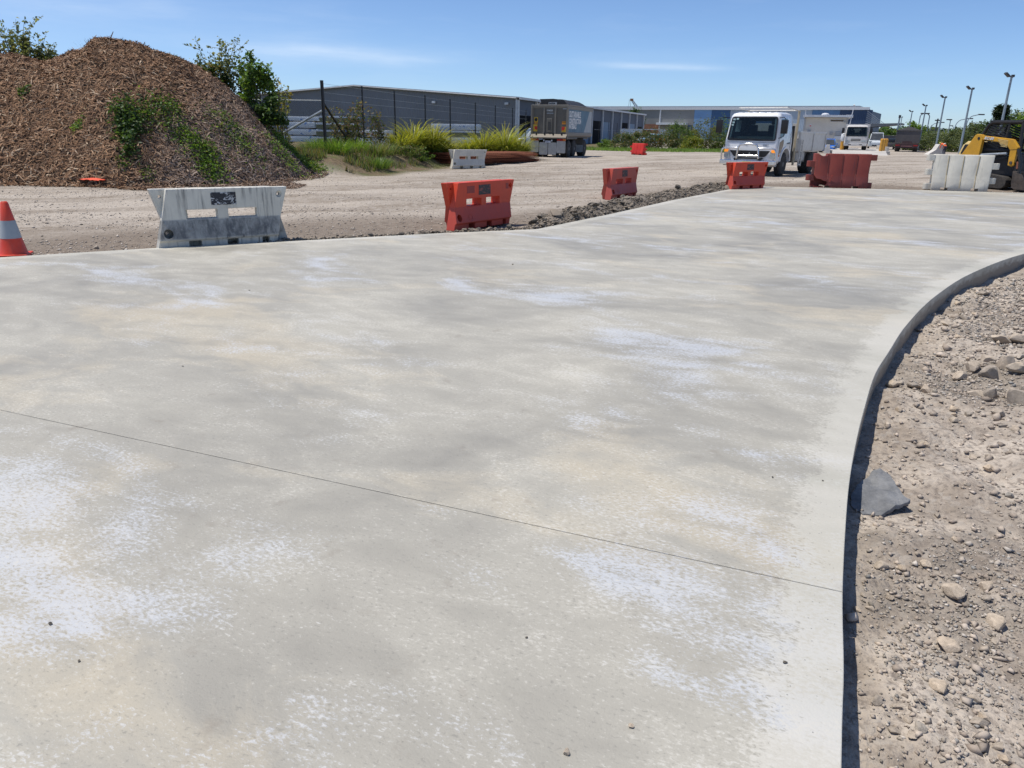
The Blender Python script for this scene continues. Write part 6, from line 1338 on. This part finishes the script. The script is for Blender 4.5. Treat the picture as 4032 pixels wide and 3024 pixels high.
for i, a in enumerate([('broad dark green tree behind the van and bollards', 3480, 150, 585, 516, 120, G_MID+G_DARK), ('bright green tree rising behind the dark loaded trailer', 3582, 135, 585, 488, 90, G_BRIGHT+G_MID), ('olive tree right of the fourth floodlight pole', 3660, 140, 585, 522, 90, OLV), ('olive green tree mass behind the road worker', 3730, 132, 585, 530, 100, OLV), ('rounded dark tree left of the second floodlight pole', 3770, 128, 585, 510, 90, OLV+G_DARK),
                       ('large rounded olive tree behind the loader hood', 3850, 120, 585, 488, 130, OLV+G_DARK), ('tree crown seen through the loader cage', 3960, 110, 585, 470, 140, OLV+G_DARK), ('bright leafy tree at the right picture edge', 4050, 78, 585, 432, 120, G_BRIGHT+G_MID), ('dark tree behind the nearest floodlight pole', 3985, 130, 585, 440, 150, G_DARK+OLV), ('low olive tree left of the dark loaded trailer', 3440, 190, 585, 532, 70, OLV), ('small dark tree above the navy bays', 2497, 190, 585, 434, 62, G_DARK)]):
    tree(a[0], a[1], a[2], a[3], a[4], a[5], a[6], 300+i)
tree('ragged dark pine leaning above the loader cage', 3918, 100, 585, 412, 75, [(.022, .040, .022), (.03, .05, .026)], 330, 4200, .8, .1, 'pine')
for i in range(11):
    px = 3600+i*44; D = 112-i*2.2; labs = ['first', 'second', 'third', 'fourth', 'fifth', 'sixth', 'seventh', 'eighth', 'ninth', 'tenth', 'eleventh']
    p = at(px, 580, D); shrub('scrub_bush', f'{labs[i]} scrub bush from the dark trailer in the roadside thicket', 'bush', (p.x, D, -.1), (2.3, 1.6, 1.25+.35*(i % 3)), 1900, .26, OLV+([(.13, .14, .05)] if i in (3, 4) else []), 30, 'scrub bushes of the roadside thicket', 4, .8, 400+i, .36)
# far wooded rise closing the horizon
n = 26000; px_ = rng.uniform(-2500, 6500, n); D = rng.uniform(330, 420, n); xx = (px_-2032)/3076*D; hz_ = 3.2+2.6*fbm(xx*.03, D*.02, 97, 3)+np.where(px_ > 3420, 1.5, 0); zz3 = rng.random(n)**.7*np.maximum(hz_, 1)
P = np.stack([xx, D, zz3], 1); o = link('distant_woodland', leaf_mesh('distant_woodland', P, 3.2, OLV+G_DARK, .8), leaf_m); tag(o, 'far off band of woodland along the horizon', 'woodland', kind='stuff')
# ------------------------------------------------------------------ stones, rubble and pebbles
def rock_mesh(seed, flat=.7, rough=.22, sub=2):
    rs = np.random.default_rng(seed); bm = bmesh.new(); bmesh.ops.create_icosphere(bm, subdivisions=sub, radius=.5)
    # chop with random planes for broken faces
    for v in bm.verts:
        v.co *= 1+float(vnoise(v.co.x*3+seed*7, v.co.y*3+v.co.z*2.3, seed))*rough*1.1+rs.normal()*rough*.10*(2/sub)
    for k in range(13):
        d = Vector(rs.normal(size=3)).normalized(); lim = rs.uniform(.24, .38)
        for v in bm.verts:
            h = v.co.dot(d)
            if h > lim: v.co -= d*(h-lim)*.92
    for v in bm.verts: v.co.z *= flat; v.co.x *= 1+.0
    me = bpy.data.meshes.new('rock'); bm.to_mesh(me); bm.free(); return me
m, t, b, co = newmat('pale_stone'); oi = nd(t, 'ObjectInfo')
n = noise(t, co, 3.5, 6, .65); c = mixc(t, ramp(t, n, [(.3, 0.), (.7, 1.)]), (.32, .285, .24), (.56, .50, .43)); c = mixc(t, 1.0, c, ramp(t, oi.outputs['Random'], [(0, (.72, .70, .68)), (.5, (1.0, .95, .88)), (.85, (1.15, 1.05, .92)), (1, (.75, .78, .80))]), 'MULTIPLY')
t.links.new(c, b.inputs['Base Color']); b.inputs['Roughness'].default_value = .92; b.inputs['Specular IOR Level'].default_value = .2; bump(t, b, noise(t, co, 11, 6, .75), .6, .006); stone = m
m, t, b, co = newmat('broken_asphalt'); oi = nd(t, 'ObjectInfo')
n = noise(t, co, 5, 6, .7); vo = nd(t, 'TexVoronoi', Scale=14.0); t.links.new(co, vo.inputs['Vector']); c = mixc(t, ramp(t, n, [(.38, 0.), (.62, 1.)]), (.09, .081, .07), (.22, .192, .158)); c = mixc(t, ramp(t, vo.outputs['Color'], [(.7, 0.), (.8, .5)]), c, (.24, .22, .19))
c = mixc(t, ramp(t, oi.outputs['Random'], [(.25, 0.), (.95, .85)]), c, (.30, .25, .195)); t.links.new(c, b.inputs['Base Color']); b.inputs['Roughness'].default_value = .95; b.inputs['Specular IOR Level'].default_value = .15; bump(t, b, n, .8, .012); asph = m
RK = [rock_mesh(i, f, .26, 3) for i, f in enumerate((.62, .72, .5, .8, .66, .55))]; CK = [rock_mesh(20+i, f, .3) for i, f in enumerate((.42, .34, .5, .28, .55))]
for me in RK: me.materials.append(stone)
for me in CK: me.materials.append(asph)
def put_rock(me, x, y, s, rs, name, label, group, cat='rock', sink=.28, tilt=.35, z=None):
    o = bpy.data.objects.new(name, me); COL.objects.link(o); sc = s*np.array([rs.uniform(.85, 1.3), rs.uniform(.7, 1.0), rs.uniform(.75, 1.1)]); o.scale = sc; zz_ = gzp(x, y) if z is None else z
    o.location = (x, y, zz_+sc[2]*.34*(1-sink*1.6)); o.rotation_euler = (rs.normal()*tilt*.5, rs.normal()*tilt*.5, rs.uniform(0, 6.28)); return tag(o, label, cat, group)
rs = np.random.default_rng(77)
# stones singled out in the photograph on the dug ground right of the slab: photo point, size in metres
BIG = [(3462, 2255, .105, 'squarish pale stone resting beside the slab edge, largest of a close pair'), (3545, 2262, .075, 'smaller pale stone touching the squarish one near the slab'), (3745, 2355, .14, 'broad flat pale rock half sunk in gravel right of the stone pair'), (3395, 2365, .05, 'small stone in slab shadow line, upper of a trio'), (3370, 2415, .055, 'rough stone at the slab shadow, lower left of a trio'), (3425, 2410, .06, 'pale round stone right of the trio by the slab'),
       (3515, 2905, .07, 'pale rounded stone near the bottom edge, left of a touching pair'), (3580, 2940, .065, 'pale smooth stone near the bottom edge, right of a touching pair'), (3610, 2915, .07, 'dark brown lump behind the bottom touching pair'), (3915, 2980, .06, 'single grey stone near the bottom right corner'), (3570, 2870, .05, 'buff stone above the bottom touching pair'), (3690, 2745, .10, 'crumbly grey clod in the lower dirt hollow'), (3730, 2545, .14, 'bulging dirt clod in the lower middle of the dug ground'), (3925, 2460, .12, 'flat buff clod at right of the lower dirt'), (3880, 2385, .06, 'small pale stone pair member right of the flat rock'), (3955, 2310, .05, 'pale chip at right edge above the flat clod'),
       (3895, 1810, .09, 'orange tinted oval stone on the gravel'), (3895, 1850, .11, 'long grey stone just below the orange tinted oval one'), (3640, 1780, .09, 'pale flat triangular stone above the slate piece'), (3520, 1500, .12, 'brown clod beside the slab curve'), (3600, 1510, .13, 'dark clod right of the brown one by the slab curve'), (3645, 1520, .10, 'pale round stone right of the dark clod'), (3780, 1470, .15, 'angular pale rock at the left end of the stone row'), (3830, 1445, .14, 'brown rock second in the stone row'), (3885, 1420, .15, 'rounded rock on top of the stone row'), (3895, 1475, .19, 'long pale rock across the front of the stone row'), (3960, 1455, .20, 'big pale rock in the right part of the stone row'), (4005, 1480, .2, 'pale boulder at right edge of the stone row'),
       (3730, 1272, .15, 'flat tan stone alone on the upper dirt slope'), (3940, 1340, .22, 'dark clod on the right of the upper slope'), (4005, 1345, .25, 'grey boulder at the right edge of the upper slope'), (3850, 1530, .15, 'pale flat rock below the stone row'), (3900, 1540, .14, 'pale rock right of the flat one below the row'), (3990, 1555, .16, 'tan rock at right edge below the row'), (4015, 1580, .2, 'buff rock at right edge under the tan one'), (3930, 1620, .1, 'small dark stone above the gravel patch'), (3760, 1640, .1, 'dark crumbly clod in the middle of the gravel'), (3450, 1735, .06, 'little tan stone near the slab shadow above the slate'), (3830, 1800, .09, 'dark hollow clod left of the orange tinted stone'), (3690, 1175, .12, 'tan stone near the slab on the upper slope'), (3870, 1160, .15, 'flat pale stone high on the right slope')]
for (px, py, s, lab) in BIG:
    p = ground_at(px, py, -.17 if py < 1700 else -.24); put_rock(RK[rs.integers(0, 6)], p.x, p.y, s*(1.0 if py < 1700 else .74), rs, 'rock', lab, 'stones on the dug ground')
# lesser stones that cannot be told apart
for k in range(150):
    y = rs.uniform(1.4, 8.8)**1.0; x = edge_x(y)+.12+rs.gamma(1.6, .75)*(.5+y*.16); s = rs.uniform(.022, .05)*(1+y*.14)
    put_rock(RK[rs.integers(0, 6)], float(x), float(y), s, rs, 'rock', 'small loose buff stone among the gravel right of the slab', 'small stones on the dug ground')
# slate-like slab of broken paving
p = ground_at(3470, 1935, -.2); sl = [(q.x-p.x, q.y-p.y) for q in (ground_at(a, c_, -.19) for a, c_ in ((3358, 1925), (3352, 1965), (3400, 2003), (3440, 2000), (3475, 2006), (3530, 1985), (3588, 1968), (3545, 1920), (3500, 1872), (3468, 1852), (3440, 1856), (3405, 1880)))]
me = MB().prism(sl, 0, .024, 'z').mesh('paving_shard', .006); bm = bmesh.new(); bm.from_mesh(me); bmesh.ops.triangulate(bm, faces=bm.faces); bmesh.ops.subdivide_edges(bm, edges=bm.edges, cuts=4, use_grid_fill=True)
for v in bm.verts: v.co.z += .026*float(vnoise(v.co.x*9, v.co.y*9, 4))+.016*float(vnoise(v.co.x*30, v.co.y*30, 6)); v.co.x += .012*float(vnoise(v.co.y*45, v.co.z*30, 9)); v.co.y += .012*float(vnoise(v.co.x*45, v.co.z*30, 10))
bm.to_mesh(me); bm.free(); sh_m, t, b, co = newmat('slate_grey')
n = noise(t, co, 9, 6, .7); t.links.new(mixc(t, ramp(t, n, [(.3, 0.), (.7, 1.)]), (.10, .105, .112), (.26, .265, .27)), b.inputs['Base Color']); b.inputs['Roughness'].default_value = .7; bump(t, b, noise(t, mapping(t, co, (1, 2.2, 1), (0, 0, .5)), 16, 7, .75), 1.0, .008)
o = link('paving_shard', me, sh_m); o.location = (p.x, p.y, gzp(p.x, p.y)+.022); o.rotation_euler = (R(3), R(-3), 0); tag(o, 'dark grey slate like slab of broken paving leaning by the slab edge', 'paving piece')

# ---- fine gravel as joined geometry
def pebbles(name, x, y, s, pal, label, z=None, parent=None):
    n = len(x); rs2 = np.random.default_rng(n); base = np.array([(1, 0, 0), (-1, 0, 0), (0, 1, 0), (0, -1, 0), (0, 0, 1), (0, 0, -1)], float); fc = np.array([(0, 2, 4), (2, 1, 4), (1, 3, 4), (3, 0, 4), (2, 0, 5), (1, 2, 5), (3, 1, 5), (0, 3, 5)])
    # eight-faced stones with jittered corners
    V = base[None]*rs2.uniform(.55, 1.15, (n, 6, 1))+rs2.normal(size=(n, 6, 3))*.16; V *= np.stack([rs2.uniform(.8, 1.3, n), rs2.uniform(.7, 1.1, n), rs2.uniform(.45, .8, n)], 1)[:, None]
    a = rs2.uniform(0, 6.28, n); ca, sa = np.cos(a)[:, None], np.sin(a)[:, None]; X_ = V[:, :, 0]*ca-V[:, :, 1]*sa; Y_ = V[:, :, 0]*sa+V[:, :, 1]*ca
    V = np.stack([X_, Y_, V[:, :, 2]], 2)*(s[:, None, None]*.5); zz_ = gz(x, y) if z is None else z
    V += np.stack([x, y, zz_+s*.12], 1)[:, None]; F = (np.arange(n)[:, None, None]*6+fc[None]).reshape(-1, 3)
    cc = np.array(pal)[rs2.integers(0, len(pal), n)]*rs2.uniform(.75, 1.2, (n, 1)); o = link(name, fast_mesh(name, V.reshape(-1, 3), F, np.repeat(cc, 6, 0)), peb_m, parent); tag(o, label, 'gravel' if parent is None else None, kind='stuff'); return o
peb_m = vcol('pebble', .9, 0, .3, .2)
PB = [(.40, .355, .30), (.34, .30, .25), (.28, .25, .21), (.46, .41, .35), (.38, .32, .255), (.31, .30, .28), (.50, .455, .40)]
n = 70000; y = 1.25+rng.random(n)**1.5*10.5; x = edge_x(y)+.03+rng.gamma(1.7, .8, n)*(.45+y*.15); dens = .55*fbm(x*1.3, y*1.3, 101, 3)+.36*np.exp(-((y-2.9)/.55)**2)+.20*sstep(3.6, 4.8, y); keep = dens > rng.normal(.26, .14, n); x, y = x[keep], y[keep]; s = (rng.gamma(2.0, .0036, len(x))+.005)*(.7+y*.16)
n2 = 5000; yc2 = 1.25+rng.random(n2)**1.5*9; xc2 = edge_x(yc2)+.05+rng.gamma(1.7, .8, n2)*(.45+yc2*.15)
pebbles('dirt_clods', xc2, yc2, (rng.gamma(1.8, .009, n2)+.008)*(.7+yc2*.12), [(.46, .39, .32), (.50, .43, .36), (.38, .32, .265), (.33, .275, .225)], 'crumbs and clods of dry soil on the dug ground')
pebbles('dirt_gravel', x, y, s, PB, 'fine gravel strewn over the dug dirt right of the slab')
# yard gravel, denser in pale drifts
n = 80000; D = 10+rng.random(n)**1.3*38; px_ = rng.uniform(-300, 4300, n); x = (px_-2032)/3076*D; dd = D-back_y(x); ok = ((dd > .05) | (x > 30)) & (x < fence_x(D)+40) & (mh(x, D) < -.1); x, D = x[ok], D[ok]; keep = fbm(x*.25, D*.5, 103, 3) > rng.normal(.0, .25, len(x)); x, D = x[keep], D[keep]; s = rng.gamma(1.8, .0085, len(x))+.010
pebbles('yard_gravel', x, D, s, [(.50, .44, .37), (.44, .385, .325), (.36, .31, .26), (.26, .225, .19), (.58, .52, .45), (.52, .46, .39)], 'loose pale gravel scattered over the haul yard')
# ---- rubble strip along the far slab edge
A = np.array([(-4.6, 11.0), (-3.39, 11.58), (-1.2, 12.81), (.4, 13.56), (2.1, 16.47), (4.15, 20.23), (7.6, 25.95)]); seg = np.diff(A, axis=0); sl_ = np.hypot(seg[:, 0], seg[:, 1]); cum = np.concatenate([[0], np.cumsum(sl_)])
def along(u): i = np.clip(np.searchsorted(cum, u, 'right')-1, 0, len(seg)-1); f_ = (u-cum[i])/sl_[i]; p = A[i]+seg[i]*f_[:, None]; nn = np.stack([-seg[i, 1], seg[i, 0]], 1)/sl_[i][:, None]; return p, nn
def wid(u): return np.interp(u, [0, 2, 4.4, 6.0, 7, 10, 14, 17, 21], [.12, .22, .30, .42, .75, .95, .95, .9, .7])
def hei(u): return np.interp(u, [0, 4, 6.0, 7, 10, 14, 18, 21], [.03, .05, .08, .16, .17, .15, .17, .15])
def ridge(u, w_): return hei(u)*np.clip(np.sin(np.clip(w_, 0, 1)*np.pi), 0, 1)**.8
# spoil ridge under the rubble
nu, nw = 260, 14; U = np.linspace(0, cum[-1], nu); Wv = np.linspace(-.02, 1.05, nw); V = []
for w_ in Wv:
    p, nn = along(U); q = p+nn*(.06+w_*wid(U))[:, None]; V.append(np.stack([q[:, 0], q[:, 1], gz(q[:, 0], q[:, 1])-.02+ridge(U, w_*np.ones(nu))*(1+.5*fbm(q[:, 0]*2.5, q[:, 1]*2.5, 111, 3))], 1))
V = np.stack(V, 1); idx = np.arange(nu*nw).reshape(nu, nw); F = np.stack([idx[:-1, :-1], idx[1:, :-1], idx[1:, 1:], idx[:-1, 1:]], -1).reshape(-1, 4)
spm = newmat('spoil_soil'); m, t, b, co = spm; n = noise(t, co, 6, 6, .7); t.links.new(mixc(t, ramp(t, n, [(.35, 0.), (.65, 1.)]), (.11, .093, .075), (.28, .235, .186)), b.inputs['Base Color']); b.inputs['Roughness'].default_value = .95; bump(t, b, n, .9, .06)
o = link('spoil_ridge', fast_mesh('spoil_ridge', V.reshape(-1, 3), F, None, True), m); tag(o, kind='structure')
n = 9000; u = rng.random(n)*cum[-1]; w_ = rng.random(n); p, nn = along(u); q = p+nn*(.05+w_*wid(u))[:, None]; s = rng.gamma(2.2, .013, n)+.015
pebbles('rubble_fines', q[:, 0], q[:, 1], s, [(.16, .137, .11), (.22, .187, .148), (.12, .104, .087), (.28, .238, .188), (.34, .29, .232)], 'small broken asphalt crumbs along the far slab edge', z=gz(q[:, 0], q[:, 1])-.01+ridge(u, w_))
for k in range(240):
    u = np.array([rs.uniform(3.0, cum[-1])]) if k > 25 else np.array([rs.uniform(.2, 6)]); w_ = np.array([rs.random()]); p, nn = along(u); q = (p+nn*(.05+w_*wid(u))[:, None])[0]; s = rs.gamma(2.4, .042)*(1 if u[0] > 6 else .55)+.04
    zz_ = gzp(*q)+float(ridge(u, w_)[0]); uu = u[0]
    where = 'beside the bright orange red barrier' if uu < 7.2 else 'between bright orange red and faded red barriers' if uu < 14 else 'between faded red barrier and white truck'
    put_rock(CK[rs.integers(0, 5)], q[0], q[1], min(s, .36), rs, 'asphalt_chunk', 'dark asphalt chunk in rubble '+where, 'asphalt chunks '+where, 'rubble', .25, .7, zz_)
# single stones on the slab and yard
for i, (px, py, s, lab) in enumerate([(198, 2459, .022, 'black pebble on the slab near the left edge'), (312, 2605, .018, 'dark white topped pebble lower left on the slab'), (3042, 1881, .018, 'black pebble on the slab left of the slate piece'), (2230, 2968, .03, 'grey pebble on the slab near the bottom edge'), (2485, 2862, .028, 'pale pebble on the slab low centre right'), (2074, 2512, .015, 'tiny dark pebble in the middle of the near slab'), (982, 1145, .03, 'small dark pebble on the far left slab'), (2018, 1042, .035, 'small dark pebble on the slab below the orange red barrier'), (720, 1443, .02, 'tiny dark pebble on the left middle slab'), (3240, 1894, .014, 'tiny dark pebble near the right slab rim'), (3090, 2610, .02, 'dark pebble cluster member near the lower right rim')]):
    p = ground_at(px, py, 0.0); put_rock((CK if 'dark' in lab or 'black' in lab else RK)[i % 5], p.x, p.y, s*.85, rs, 'pebble', lab, 'pebbles on the slab', 'pebble', .1, .3, 0.0)
p = ground_at(380, 968); put_rock(RK[1], p.x, p.y, .11, rs, 'rock', 'lone fist sized stone on the yard between cone and white barrier', None)
